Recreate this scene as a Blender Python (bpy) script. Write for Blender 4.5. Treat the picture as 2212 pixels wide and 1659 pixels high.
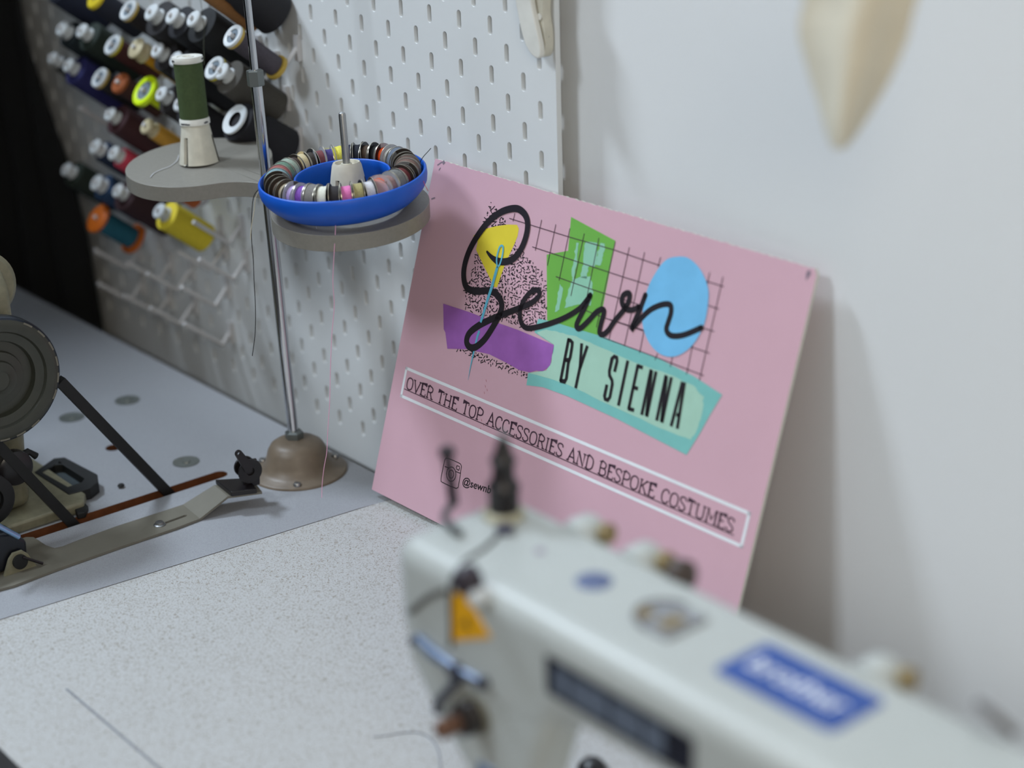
import bpy, bmesh, math, random
from mathutils import Vector, Matrix
from mathutils.geometry import tessellate_polygon
random.seed(7)
for o in list(bpy.data.objects): bpy.data.objects.remove(o)
SC = bpy.context.scene; COL = SC.collection
PI = math.pi

# ------------------------------------------------------------------ camera
F = 3826.47; CX, CY = 1106.0, 829.5
CAM = Vector((1.0510, -0.8920, 0.6683))
RR = Vector((0.6397, 0.7680, -0.0303)); RD = Vector((0.2672, -0.2592, -0.9281)); RF = Vector((-0.7207, 0.5856, -0.3710))
RR.normalize(); RD = (RD - RR*RD.dot(RR)).normalized(); RF = RR.cross(RD)
cd = bpy.data.cameras.new('camera'); co = bpy.data.objects.new('camera', cd); COL.objects.link(co)
U_ = -RD; B_ = -RF
co.matrix_world = Matrix(((RR.x, U_.x, B_.x, CAM.x), (RR.y, U_.y, B_.y, CAM.y), (RR.z, U_.z, B_.z, CAM.z), (0, 0, 0, 1)))
cd.sensor_width = 36; cd.lens = 36*F/2212; cd.clip_start = .01; cd.clip_end = 50
cd.dof.use_dof = True; cd.dof.focus_distance = 1.47; cd.dof.aperture_fstop = 2.9
SC.camera = co
# ------------------------------------------------------------------ light
SC.view_settings.view_transform = 'Standard'; SC.view_settings.look = 'None'; SC.view_settings.gamma = 1
SC.view_settings.exposure = -0.06; SC.view_settings.use_curve_mapping = False
W = bpy.data.worlds.new('room_ambient'); SC.world = W; W.use_nodes = True
W.node_tree.nodes['Background'].inputs[0].default_value = (1.0, .93, .78, 1)
W.node_tree.nodes['Background'].inputs[1].default_value = .03
def area(name, loc, target, sx, sy, power, col):
    l = bpy.data.lights.new(name, 'AREA'); l.shape = 'RECTANGLE'; l.size = sx; l.size_y = sy; l.energy = power; l.color = col
    o = bpy.data.objects.new(name, l); COL.objects.link(o); o.location = loc
    o.rotation_euler = (Vector(target)-Vector(loc)).to_track_quat('-Z', 'Y').to_euler(); return o
area('skylight_left', (-1.41, -.76, 2.20), (0, 0, .15), .34, .34, 45, (.75, .87, 1.0))
area('window_light_front', (-.35, -2.2, 2.0), (.1, 0, .15), .5, .5, 26, (.80, .90, 1.0))
area('warm_room_lamp', (1.5, -1.15, 1.0), (.4, 0, .1), .5, .5, 9.0, (1.0, .89, .72))

# ------------------------------------------------------------------ helpers
def ray(px, py): return RF + RR*((px-CX)/F) + RD*((py-CY)/F)
def hit(px, py, ax, val):
    d = ray(px, py); return CAM + d*((val-CAM[ax])/d[ax])
def lin(c): c /= 255.0; return c/12.92 if c <= .04045 else ((c+.055)/1.055)**2.4
MATS = {}
def mat(name, rgb, rough=.5, metal=0, var=.06, scale=60, bump=0, bscale=400, trans=0, coat=0, alpha=1, spec=.5, sss=0):
    if name in MATS: return MATS[name]
    m = bpy.data.materials.new(name); m.use_nodes = True; nt = m.node_tree; p = nt.nodes['Principled BSDF']
    c = [lin(x) for x in rgb]
    tc = nt.nodes.new('ShaderNodeTexCoord'); n = nt.nodes.new('ShaderNodeTexNoise'); n.inputs['Scale'].default_value = scale; n.inputs['Detail'].default_value = 4
    nt.links.new(tc.outputs['Object'], n.inputs['Vector'])
    r = nt.nodes.new('ShaderNodeValToRGB'); r.color_ramp.elements[0].position = .3; r.color_ramp.elements[1].position = .7
    r.color_ramp.elements[0].color = [x*(1-var) for x in c]+[1]; r.color_ramp.elements[1].color = [min(1, x*(1+var)) for x in c]+[1]
    nt.links.new(n.outputs['Fac'], r.inputs['Fac']); nt.links.new(r.outputs['Color'], p.inputs['Base Color'])
    p.inputs['Roughness'].default_value = rough; p.inputs['Metallic'].default_value = metal
    p.inputs['Transmission Weight'].default_value = trans; p.inputs['Coat Weight'].default_value = coat; p.inputs['Alpha'].default_value = alpha
    p.inputs['Specular IOR Level'].default_value = spec; p.inputs['Subsurface Weight'].default_value = sss
    if bump:
        b = nt.nodes.new('ShaderNodeBump'); b.inputs['Strength'].default_value = bump; b.inputs['Distance'].default_value = .001
        n2 = nt.nodes.new('ShaderNodeTexNoise'); n2.inputs['Scale'].default_value = bscale; n2.inputs['Detail'].default_value = 5
        nt.links.new(tc.outputs['Object'], n2.inputs['Vector']); nt.links.new(n2.outputs['Fac'], b.inputs['Height']); nt.links.new(b.outputs['Normal'], p.inputs['Normal'])
    MATS[name] = m; return m

class MB:
    def __init__(s): s.v = []; s.f = []; s.m = []
    def add(s, vs, fs, mi=0):
        k = len(s.v); s.v += [tuple(v) for v in vs]; s.f += [tuple(i+k for i in f) for f in fs]; s.m += [mi]*len(fs); return s
    def box(s, x0, y0, z0, x1, y1, z1, mi=0, M=None):
        vs = [Vector(p) for p in ((x0,y0,z0),(x1,y0,z0),(x1,y1,z0),(x0,y1,z0),(x0,y0,z1),(x1,y0,z1),(x1,y1,z1),(x0,y1,z1))]
        if M: vs = [M @ v for v in vs]
        return s.add(vs, [(0,3,2,1),(4,5,6,7),(0,1,5,4),(1,2,6,5),(2,3,7,6),(3,0,4,7)], mi)
    def lathe(s, prof, o, ax, n=32, mi=0, caps=True, squash=None):
        o = Vector(o); ax = Vector(ax).normalized(); a = ax.orthogonal().normalized(); b = ax.cross(a)
        if abs(ax.z) < .999: a = Vector((0,0,1)).cross(ax).normalized(); b = ax.cross(a)
        vs = []; fs = []
        for r, h in prof:
            for i in range(n):
                t = 2*PI*i/n; vs.append(o + ax*h + (a*math.cos(t)+b*math.sin(t))*r)
        for j in range(len(prof)-1):
            for i in range(n):
                i2 = (i+1) % n; fs.append((j*n+i, j*n+i2, (j+1)*n+i2, (j+1)*n+i))
        if caps:
            if prof[0][0] > 1e-6: fs.append(tuple(range(n-1, -1, -1)))
            if prof[-1][0] > 1e-6: fs.append(tuple((len(prof)-1)*n+i for i in range(n)))
        return s.add(vs, fs, mi)
    def tube(s, pts, r, n=10, mi=0, closed=False):
        pts = [Vector(p) for p in pts]; N = len(pts); vs = []; fs = []
        rs = r if isinstance(r, (list, tuple)) else [r]*N
        prev = None
        for i, p in enumerate(pts):
            if closed: t = pts[(i+1) % N]-pts[i-1]
            else: t = pts[min(i+1, N-1)]-pts[max(i-1, 0)]
            t.normalize()
            if prev is None: a = t.orthogonal().normalized()
            else: a = (prev - t*prev.dot(t)); a = a.normalized() if a.length > 1e-6 else t.orthogonal().normalized()
            prev = a; b = t.cross(a)
            for k in range(n):
                th = 2*PI*k/n; vs.append(p+(a*math.cos(th)+b*math.sin(th))*rs[i])
        for i in range(N if closed else N-1):
            j = (i+1) % N
            for k in range(n):
                k2 = (k+1) % n; fs.append((i*n+k, i*n+k2, j*n+k2, j*n+k))
        if not closed:
            fs.append(tuple(range(n-1, -1, -1))); fs.append(tuple((N-1)*n+k for k in range(n)))
        return s.add(vs, fs, mi)
    def prism(s, outer, holes, fn, h0, h1, mi=0, mside=None, mhole=None):
        """2D polygon with holes -> solid; fn(u,v,h) maps to 3D"""
        loops = [outer]+list(holes); flat = [p for l in loops for p in l]
        tris = tessellate_polygon([[Vector((p[0], p[1], 0)) for p in l] for l in loops])
        n = len(flat); vs = [fn(p[0], p[1], h1) for p in flat]+[fn(p[0], p[1], h0) for p in flat]
        if holes: s.add(vs, [tuple(t) for t in tris]+[(t[2]+n, t[1]+n, t[0]+n) for t in tris], mi)
        else: s.add(vs, [tuple(range(n)), tuple(range(2*n-1, n-1, -1))], mi)
        k0 = len(s.v)-2*n; st = 0
        for li, l in enumerate(loops):
            L = len(l); m_ = (mside if li == 0 else mhole); m_ = mi if m_ is None else m_
            for i in range(L):
                a = k0+st+i; b = k0+st+(i+1) % L; s.f.append((a, b, b+n, a+n)); s.m.append(m_)
            st += L
        return s
    def flat(s, poly, fn, mi=0):
        tris = tessellate_polygon([[Vector((p[0], p[1], 0)) for p in poly]])
        return s.add([fn(*p) for p in poly], [tuple(t) for t in tris], mi)
    def build(s, name, mats, parent=None, smooth=40, bevel=0, seg=3, fixn=True):
        me = bpy.data.meshes.new(name); me.from_pydata(s.v, [], s.f)
        if not isinstance(mats, (list, tuple)): mats = [mats]
        for m in mats: me.materials.append(m)
        me.polygons.foreach_set('material_index', s.m)
        if fixn:
            bm = bmesh.new(); bm.from_mesh(me); bmesh.ops.recalc_face_normals(bm, faces=bm.faces); bm.to_mesh(me); bm.free()
        o = bpy.data.objects.new(name, me); COL.objects.link(o)
        if parent: o.parent = parent; o.matrix_parent_inverse = Matrix.Translation(parent.location).inverted() if parent.type == 'EMPTY' else Matrix()
        if smooth:
            me.polygons.foreach_set('use_smooth', [True]*len(me.polygons))
            me.set_sharp_from_angle(angle=math.radians(smooth))
        if bevel:
            b = o.modifiers.new('bevel', 'BEVEL'); b.width = bevel; b.segments = seg; b.limit_method = 'ANGLE'; b.angle_limit = math.radians(35)
        me.update(); return o
def tag(o, label=None, cat=None, group=None, kind=None):
    if label: o['label'] = label
    if cat: o['category'] = cat
    if group: o['group'] = group
    if kind: o['kind'] = kind
    return o
def thing(name, loc, label, cat, group=None):
    o = bpy.data.objects.new(name, None); COL.objects.link(o); o.location = loc; o.empty_display_size = .02
    return tag(o, label, cat, group)
def crom(pts, k=6, closed=False):
    out = []; N = len(pts)
    P = [Vector(p) for p in pts]
    for i in range(N if closed else N-1):
        p0 = P[i-1] if (i > 0 or closed) else P[0]; p1 = P[i]; p2 = P[(i+1) % N]; p3 = P[(i+2) % N] if (closed or i+2 < N) else P[-1]
        for j in range(k):
            t = j/k; out.append(.5*((2*p1)+(p2-p0)*t+(2*p0-5*p1+4*p2-p3)*t*t+(3*p1-p0-3*p2+p3)*t**3))
    if not closed: out.append(P[-1])
    return out
def rrect(x0, y0, x1, y1, r, n=6):
    out = []
    for cx, cy, a in ((x1-r, y1-r, 0), (x0+r, y1-r, 90), (x0+r, y0+r, 180), (x1-r, y0+r, 270)):
        for i in range(n+1):
            t = math.radians(a+90*i/n); out.append((cx+r*math.cos(t), cy+r*math.sin(t)))
    return out
XY = lambda u, v, h: Vector((u, v, h))
XZ = lambda u, v, h: Vector((u, h, v))

# ------------------------------------------------------------------ materials
M = {}
M['wall'] = mat('painted_wall', (225, 226, 226), .75, var=.02, scale=3, bump=.08, bscale=150)
M['floor'] = mat('dark_floor', (70, 62, 55), .7)
M['board'] = mat('white_powder_coat', (222, 224, 224), .42, var=.02, scale=5, bump=.03, bscale=900)
M['white'] = mat('white_plastic', (222, 220, 212), .4)
M['offwhite'] = mat('aged_white_plastic', (205, 200, 184), .5, var=.1, scale=90)
M['capwhite'] = mat('spool_cap_white', (208, 212, 214), .4)
M['tray'] = mat('grey_tray_paint', (130, 126, 118), .42, var=.05, scale=300, bump=.15, bscale=900)
M['dome'] = mat('taupe_base_paint', (114, 100, 84), .45, var=.08, scale=120, bump=.1, bscale=600)
M['chrome'] = mat('chrome_steel', (205, 205, 208), .12, 1, var=.03)
M['steel'] = mat('satin_steel', (165, 165, 165), .35, 1, var=.05)
M['nut'] = mat('grey_nut_metal', (120, 124, 122), .4, .7)
M['blue'] = mat('blue_silicone', (6, 86, 194), .45, var=.04, scale=80)
M['black'] = mat('black_rubber', (12, 12, 12), .6, var=.2)
M['blackp'] = mat('black_plastic', (22, 18, 20), .35, var=.15)
M['brownblack'] = mat('brown_black_plastic', (26, 19, 20), .4)
M['wood'] = mat('brown_core_board', (104, 58, 26), .7, var=.2, scale=120)
M['cream'] = mat('cream_enamel', (128, 124, 102), .45, var=.12, scale=160, bump=.1)
M['wheel'] = mat('olive_grey_paint', (56, 57, 49), .4, var=.12, scale=60)
M['wheelrim'] = mat('blue_grey_rim', (48, 52, 60), .3, .6, var=.2)
M['plate'] = mat('grey_bracket_paint', (112, 108, 97), .42, var=.05)
M['mach'] = mat('machine_enamel', (180, 184, 181), .38, var=.04, scale=12)
M['mach2'] = mat('machine_side_enamel', (216, 216, 206), .38, var=.04, scale=12)
M['machblue'] = mat('badge_blue', (44, 78, 150), .4)
M['plateblk'] = mat('model_plate_black', (28, 30, 42), .35)
M['silver'] = mat('plate_silver', (128, 134, 144), .35, .3)
M['yellow'] = mat('caution_yellow', (222, 160, 0), .5)
M['fabric'] = mat('cream_calico', (222, 212, 190), .9, var=.05, scale=40, bump=.3, bscale=900)
M['blackcloth'] = mat('black_cloth', (12, 12, 12), .95)
M['bluegrey'] = mat('blue_grey_plug', (92, 104, 140), .5)
M['tan'] = mat('tan_brass', (140, 122, 84), .5, .3)

# laminate tops
def laminate(name, base, fleck, scale, width, amount, rough=.45, weave=False):
    m = bpy.data.materials.new(name); m.use_nodes = True; nt = m.node_tree; p = nt.nodes['Principled BSDF']
    tc = nt.nodes.new('ShaderNodeTexCoord')
    n = nt.nodes.new('ShaderNodeTexNoise'); n.inputs['Scale'].default_value = scale; n.inputs['Detail'].default_value = 1.5; n.inputs['Distortion'].default_value = .6
    nt.links.new(tc.outputs['Object'], n.inputs['Vector'])
    s = nt.nodes.new('ShaderNodeMath'); s.operation = 'SUBTRACT'; s.inputs[1].default_value = .5; nt.links.new(n.outputs['Fac'], s.inputs[0])
    a = nt.nodes.new('ShaderNodeMath'); a.operation = 'ABSOLUTE'; nt.links.new(s.outputs[0], a.inputs[0])
    l = nt.nodes.new('ShaderNodeMath'); l.operation = 'LESS_THAN'; l.inputs[1].default_value = width; nt.links.new(a.outputs[0], l.inputs[0])
    n2 = nt.nodes.new('ShaderNodeTexNoise'); n2.inputs['Scale'].default_value = scale*1.7; n2.inputs['Detail'].default_value = 0
    nt.links.new(tc.outputs['Object'], n2.inputs['Vector'])
    g = nt.nodes.new('ShaderNodeMath'); g.operation = 'LESS_THAN'; g.inputs[1].default_value = amount; nt.links.new(n2.outputs['Fac'], g.inputs[0])
    mu = nt.nodes.new('ShaderNodeMath'); mu.operation = 'MULTIPLY'; nt.links.new(l.outputs[0], mu.inputs[0]); nt.links.new(g.outputs[0], mu.inputs[1])
    n3 = nt.nodes.new('ShaderNodeTexNoise'); n3.inputs['Scale'].default_value = 9; nt.links.new(tc.outputs['Object'], n3.inputs['Vector'])
    mx0 = nt.nodes.new('ShaderNodeMix'); mx0.data_type = 'RGBA'; c = [lin(x) for x in base]
    mx0.inputs['A'].default_value = c+[1]; mx0.inputs['B'].default_value = [x*.93 for x in c]+[1]; nt.links.new(n3.outputs['Fac'], mx0.inputs['Factor'])
    mx = nt.nodes.new('ShaderNodeMix'); mx.data_type = 'RGBA'
    nt.links.new(mx0.outputs['Result'], mx.inputs['A']); mx.inputs['B'].default_value = [lin(x) for x in fleck]+[1]
    nt.links.new(mu.outputs[0], mx.inputs['Factor']); nt.links.new(mx.outputs['Result'], p.inputs['Base Color'])
    p.inputs['Roughness'].default_value = rough
    b = nt.nodes.new('ShaderNodeBump'); b.inputs['Strength'].default_value = .12; b.inputs['Distance'].default_value = .0006
    nb = nt.nodes.new('ShaderNodeTexNoise'); nb.inputs['Scale'].default_value = 700; nt.links.new(tc.outputs['Object'], nb.inputs['Vector'])
    nt.links.new(nb.outputs['Fac'], b.inputs['Height']); nt.links.new(b.outputs['Normal'], p.inputs['Normal'])
    return m
M['speck'] = laminate('speckled_laminate', (188, 188, 187), (146, 138, 128), 360, .030, .60)
M['lam1'] = laminate('pale_grey_laminate', (160, 162, 166), (140, 140, 146), 900, .05, .55)

# ------------------------------------------------------------------ room shell
tag(MB().box(-3, .020, -.75, 3, .08, 2.5).build('wall_back', M['wall'], smooth=0), 'off-white painted wall behind the tables', None, kind='structure')
tag(MB().box(-2.66, -3.6, -.75, -2.60, .02, 2.5).build('wall_left', M['wall'], smooth=0), 'off-white side wall', None, kind='structure')
tag(MB().box(2.60, -3.6, -.75, 2.66, .02, 2.5).build('wall_right', M['wall'], smooth=0), 'off-white side wall', None, kind='structure')
tag(MB().box(-2.66, -3.66, -.75, 2.66, -3.60, 2.5).build('wall_front', M['wall'], smooth=0), 'off-white wall behind the camera', None, kind='structure')
tag(MB().box(-2.66, -3.66, 2.5, 2.66, .08, 2.56).build('ceiling', M['wall'], smooth=0), 'off-white ceiling', None, kind='structure')
tag(MB().box(-3, -3.6, -.80, 3, .08, -.75).build('floor', M['floor'], smooth=0), 'dark floor far below the tables', None, kind='structure')

# ------------------------------------------------------------------ pegboard
ZL = .349
def build_board():
    mb = MB(); fr = []; th = .005; yf = 0.0; yb = th
    i0, i1 = -48, 0; j0, j1 = -19, 29
    top = [(5*.0005*0, 0)]
    hx, hz, rr = .0025, .005, .0025
    outl = []; outr = []
    for a, o in ((0, (10, 5)), (30, (10, 10)), (60, (5, 10)), (90, (0, 10)), (120, (-5, 10)), (150, (-10, 10)), (180, (-10, 5))):
        outl.append((rr*math.cos(math.radians(a)), hz+rr*math.sin(math.radians(a)))); outr.append((o[0]*.001, o[1]*.001))
    for a, o in ((180, (-10, -5)), (210, (-10, -10)), (240, (-5, -10)), (270, (0, -10)), (300, (5, -10)), (330, (10, -10)), (360, (10, -5))):
        outl.append((rr*math.cos(math.radians(a)), -hz+rr*math.sin(math.radians(a)))); outr.append((o[0]*.001, o[1]*.001))
    N = len(outl)
    for i in range(i0, i1+1):
        for j in range(j0, j1+1):
            x = .02*i; z = ZL+.02*j
            if (i+j) % 2 == 0 and j0 < j < j1 and i > i0:
                vs = [(x+u, yf, z+w) for u, w in outr]+[(x+u*1.12, yf, z+w*1.04) for u, w in outl]+[(x+u, yf+.0006, z+w) for u, w in outl]+[(x+u, yb, z+w) for u, w in outl]+[(x+u, yb, z+w) for u, w in outr]
                fs = []
                for k in range(N):
                    k2 = (k+1) % N
                    for lv in range(4): fs.append((lv*N+k, lv*N+k2, (lv+1)*N+k2, (lv+1)*N+k))
                mb.add(vs, fs)
            else:
                for y in (yf, yb): mb.add([(x-.01, y, z-.01), (x+.01, y, z-.01), (x+.01, y, z+.01), (x-.01, y, z+.01)], [(0, 1, 2, 3)])
    xl, xr = .02*i0-.01, .02*i1+.01; zb, zt = ZL+.02*j0-.01, ZL+.02*j1+.01
    # margin frame round the perforated field
    for (a, b, c, d) in ((xr, zb-.01, xr+.0095, zt+.01), (xl-.01, zb-.01, xl, zt+.01), (xl, zb-.01, xr, zb), (xl, zt, xr, zt+.01)):
        mb.box(a, yf, b, c, yb, d)
    o = mb.build('pegboard', M['board'], smooth=35, fixn=False)
    bm = bmesh.new(); bm.from_mesh(o.data); bmesh.ops.remove_doubles(bm, verts=bm.verts, dist=1e-5); bm.to_mesh(o.data); bm.free()
    # spacers behind the board hold it off the wall
    for x in (-.92, -.55, -.03):
        for z in (.10, .80):
            MB().lathe([(.009, 0), (.009, .0145)], (x, .005, z), (0, 1, 0), 20).build('wall_spacer', M['white'], o)
    return tag(o, 'large white metal pegboard with upright slots mounted on the wall', 'pegboard')
build_board()

# ------------------------------------------------------------------ tables
TY = -.067; TF = -.517
def seamx(y): return -.1105 + (y+.067)*.095
def table_one():
    root = thing('sewing_table', (-.7, -.3, -.75), 'pale grey laminate sewing table with a belt slot, under the pegboard', 'table')
    out = [(-1.0, TF), (-.155, TF)]
    out += [(seamx(y)-.0006, y) for y in (-.5, -.4, -.3, -.2, -.12)]
    x1 = seamx(TY)
    for a in range(0, 91, 15):
        t = math.radians(a); r = .018; out.append((x1-r+r*math.cos(t), TY-r+r*math.sin(t)))
    out.append((-1.0, TY))
    sl = []
    for k in range(9):
        t = math.radians(-90+180*k/8+90); sl.append((-.2625+.0075*math.cos(t), -.172+.0075*math.sin(t)))
    for k in range(9):
        t = math.radians(180+180*k/8); sl.append((-.2660+.0075*math.cos(t), -.375+.0075*math.sin(t)))
    hc = hit(245, 967, 2, 0); ho = [(hc.x+.0075*math.cos(2*PI*k/20), hc.y+.0075*math.sin(2*PI*k/20)) for k in range(20)]
    mb = MB().prism(out, [sl, ho], XY, -.028, 0, 0, 1, 2)
    # solid under panel that shows through slot as brown wood
    top = mb.build('table_top', [M['lam1'], mat('table_edging', (120, 118, 116), .5), M['wood']], root, smooth=0)
    MB().box(-.30, -.45, -.045, -.20, -.12, -.0285).build('slot_lining', M['wood'], root, smooth=0)
    MB().box(hc.x-.03, hc.y-.03, -.04, hc.x+.03, hc.y+.03, -.0285).build('slot_lining', M['wood'], root, smooth=0)
    for (px, py) in ((275, 865), (155, 902), (402, 998)):
        c = hit(px, py, 2, 0)
        MB().lathe([(.0125, 0), (.0125, .0006), (.0112, .0008), (.009, .0001), (.004, .0001), (.0035, .0012), (.0001, .0014)], (c.x, c.y, 0), (0, 0, 1), 28).build('plug', mat('plug_grey', (126, 130, 126), .35, .5), root)
    for x, y in ((-.95, -.48), (-.25, -.48), (-.95, -.1), (-.25, -.1)): MB().box(x-.02, y-.02, -.75, x+.02, y+.02, -.028).build('leg', M['steel'], root, smooth=0)
table_one()
def table_two():
    root = thing('sewing_table', (.5, -.3, -.75), 'off-white speckled laminate sewing table under the pink sign and white machine', 'table')
    out = [(seamx(y)+.0006, y) for y in (-.087, -.2, -.3, -.4, -.46)]
    out = [(x, y) for x, y in out]
    r = .05; cx, cy = seamx(-.48)+.0006+r, TF+r
    for a in range(180, 271, 15): t = math.radians(a); out.append((cx+r*math.cos(t), cy+r*math.sin(t)))
    out += [(1.25, TF), (1.25, TY), (-.085, TY), (-.100, -.071)]
    mb = MB().prism(out, [], XY, -.028, 0, 0, 1)
    mb.build('table_top', [M['speck'], mat('table_edging_grey', (90, 90, 92), .5)], root, smooth=0)
    # cut line in the top beside the machine opening
    a, b = hit(143, 1488, 2, 0), hit(360, 1675, 2, 0)
    MB().box(a.x, a.y-.0009, 0, .30, a.y+.0009, .00015).build('joint_line', mat('joint_grey', (122, 124, 130), .7), root, smooth=0)
    for x, y in ((-.05, -.48), (1.2, -.48), (-.05, -.1), (1.2, -.1)): MB().box(x-.02, y-.02, -.75, x+.02, y+.02, -.028).build('leg', M['steel'], root, smooth=0)
table_two()
#@@OBJECTS
# ------------------------------------------------------------------ pink sign
S_TL = Vector((-.1372, -.0035, .2876+.0))
S_TL = hit(940, 343, 1, -.0115)
e1 = Vector((.9987, .0456, -.0210)).normalized(); e2 = Vector((-.0107, -.2892, -.9572)); e2 = (e2-e1*e1.dot(e2)).normalized()
e3 = e2.cross(e1).normalized()
if e3.y > 0: e3 = -e3           # faces the room
SW, SH = .4100, .2955
def suv(px, py):
    d = ray(px, py); t = (S_TL-CAM).dot(e3)/d.dot(e3); q = CAM+d*t-S_TL; return (q.dot(e1), q.dot(e2))
def sp(u, v, h=0): return S_TL+e1*u+e2*v+e3*h
def crp(pts, ox=920, oy=400, s=2.766): return [suv(ox+x/s, oy+y/s) for x, y in pts]
def ribbon(mb, pts, w, h, mi=0, cap=True):
    """flat printed stroke on the sign face; pts in uv metres"""
    P = [Vector((p[0], p[1])) for p in pts]; n = len(P); ws = w if isinstance(w, (list, tuple)) else [w]*n
    vs = []; fs = []
    for i, p in enumerate(P):
        t = P[min(i+1, n-1)]-P[max(i-1, 0)]
        if t.length < 1e-9: t = Vector((1, 0))
        t.normalize(); nn = Vector((-t.y, t.x))
        if 0 < i < n-1:
            t1 = (P[i]-P[i-1]).normalized(); t2 = (P[i+1]-P[i]).normalized(); c = max(.35, nn.dot(Vector((-t1.y, t1.x))))
        else: c = 1
        vs += [sp(*(p+nn*ws[i]/2/c), h), sp(*(p-nn*ws[i]/2/c), h)]
    fs = [(2*i, 2*i+1, 2*i+3, 2*i+2) for i in range(n-1)]
    mb.add(vs, fs, mi)
    if cap:
        for q, r in ((P[0], ws[0]/2), (P[-1], ws[-1]/2)):
            vs = [sp(q.x+r*math.cos(2*PI*k/14), q.y+r*math.sin(2*PI*k/14), h) for k in range(14)]
            mb.add(vs, [tuple(range(14))], mi)
def inpoly(p, poly):
    c = False; n = len(poly)
    for i in range(n):
        a, b = poly[i], poly[i-1]
        if (a[1] > p[1]) != (b[1] > p[1]) and p[0] < (b[0]-a[0])*(p[1]-a[1])/(b[1]-a[1])+a[0]: c = not c
    return c
def ink(name, rgb, var=.03, scale=70): return mat('print_'+name, rgb, .42, var=var, scale=scale)
GL = {  # stroke letters, cap height 1, x right, y up ; second = serifs (x, y)
 'O': (.66, [[(.33, 1), (.12, .88), (.05, .5), (.12, .12), (.33, 0), (.54, .12), (.61, .5), (.54, .88), (.33, 1)]], []),
 'V': (.66, [[(.04, 1), (.33, 0), (.62, 1)]], [(.04, 1), (.62, 1)]),
 'E': (.58, [[(.53, .82), (.53, 1), (.12, 1), (.12, 0), (.53, 0), (.53, .2)], [(.12, .52), (.40, .52)]], [(.12, 0), (.12, 1)]),
 'R': (.64, [[(.12, 0), (.12, 1), (.36, 1), (.52, .88), (.52, .64), (.36, .52), (.12, .52)], [(.34, .52), (.56, 0)]], [(.12, 0), (.56, 0), (.1, 1)]),
 'T': (.60, [[(.05, .8), (.05, 1), (.55, 1), (.55, .8)], [(.30, 1), (.30, 0)]], [(.30, 0)]),
 'H': (.70, [[(.12, 0), (.12, 1)], [(.58, 0), (.58, 1)], [(.12, .5), (.58, .5)]], [(.12, 0), (.12, 1), (.58, 0), (.58, 1)]),
 'P': (.60, [[(.12, 0), (.12, 1), (.36, 1), (.54, .87), (.54, .60), (.36, .46), (.12, .46)]], [(.12, 0), (.1, 1)]),
 'A': (.68, [[(.06, 0), (.34, 1), (.62, 0)], [(.16, .34), (.52, .34)]], [(.06, 0), (.62, 0)]),
 'C': (.60, [[(.53, .75), (.50, .92), (.32, 1), (.12, .86), (.05, .5), (.12, .14), (.32, 0), (.50, .08), (.54, .25)]], []),
 'S': (.54, [[(.47, .76), (.44, .94), (.26, 1), (.10, .92), (.07, .74), (.18, .58), (.38, .44), (.48, .26), (.42, .08), (.25, 0), (.09, .07), (.05, .24)]], []),
 'I': (.30, [[(.15, 0), (.15, 1)]], [(.15, 0), (.15, 1)]),
 'N': (.72, [[(.12, 0), (.12, 1), (.60, 0), (.60, 1)]], [(.12, 0), (.10, 1), (.60, 1)]),
 'D': (.66, [[(.12, 0), (.12, 1), (.34, 1), (.54, .84), (.60, .5), (.54, .16), (.34, 0), (.12, 0)]], [(.1, 0), (.1, 1)]),
 'B': (.62, [[(.12, 0), (.12, 1), (.36, 1), (.50, .90), (.50, .64), (.36, .53), (.12, .53)], [(.36, .53), (.55, .42), (.55, .12), (.38, 0), (.12, 0)]], [(.1, 0), (.1, 1)]),
 'K': (.66, [[(.12, 0), (.12, 1)], [(.56, 1), (.12, .42)], [(.26, .58), (.58, 0)]], [(.12, 0), (.12, 1), (.56, 1), (.58, 0)]),
 'U': (.70, [[(.12, 1), (.12, .22), (.20, .05), (.35, 0), (.50, .05), (.58, .22), (.58, 1)]], [(.12, 1), (.58, 1)]),
 'M': (.84, [[(.12, 0), (.14, 1), (.42, .30), (.70, 1), (.72, 0)]], [(.12, 0), (.12, 1), (.72, 1), (.72, 0)]),
 ' ': (.34, [], [])}
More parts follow.
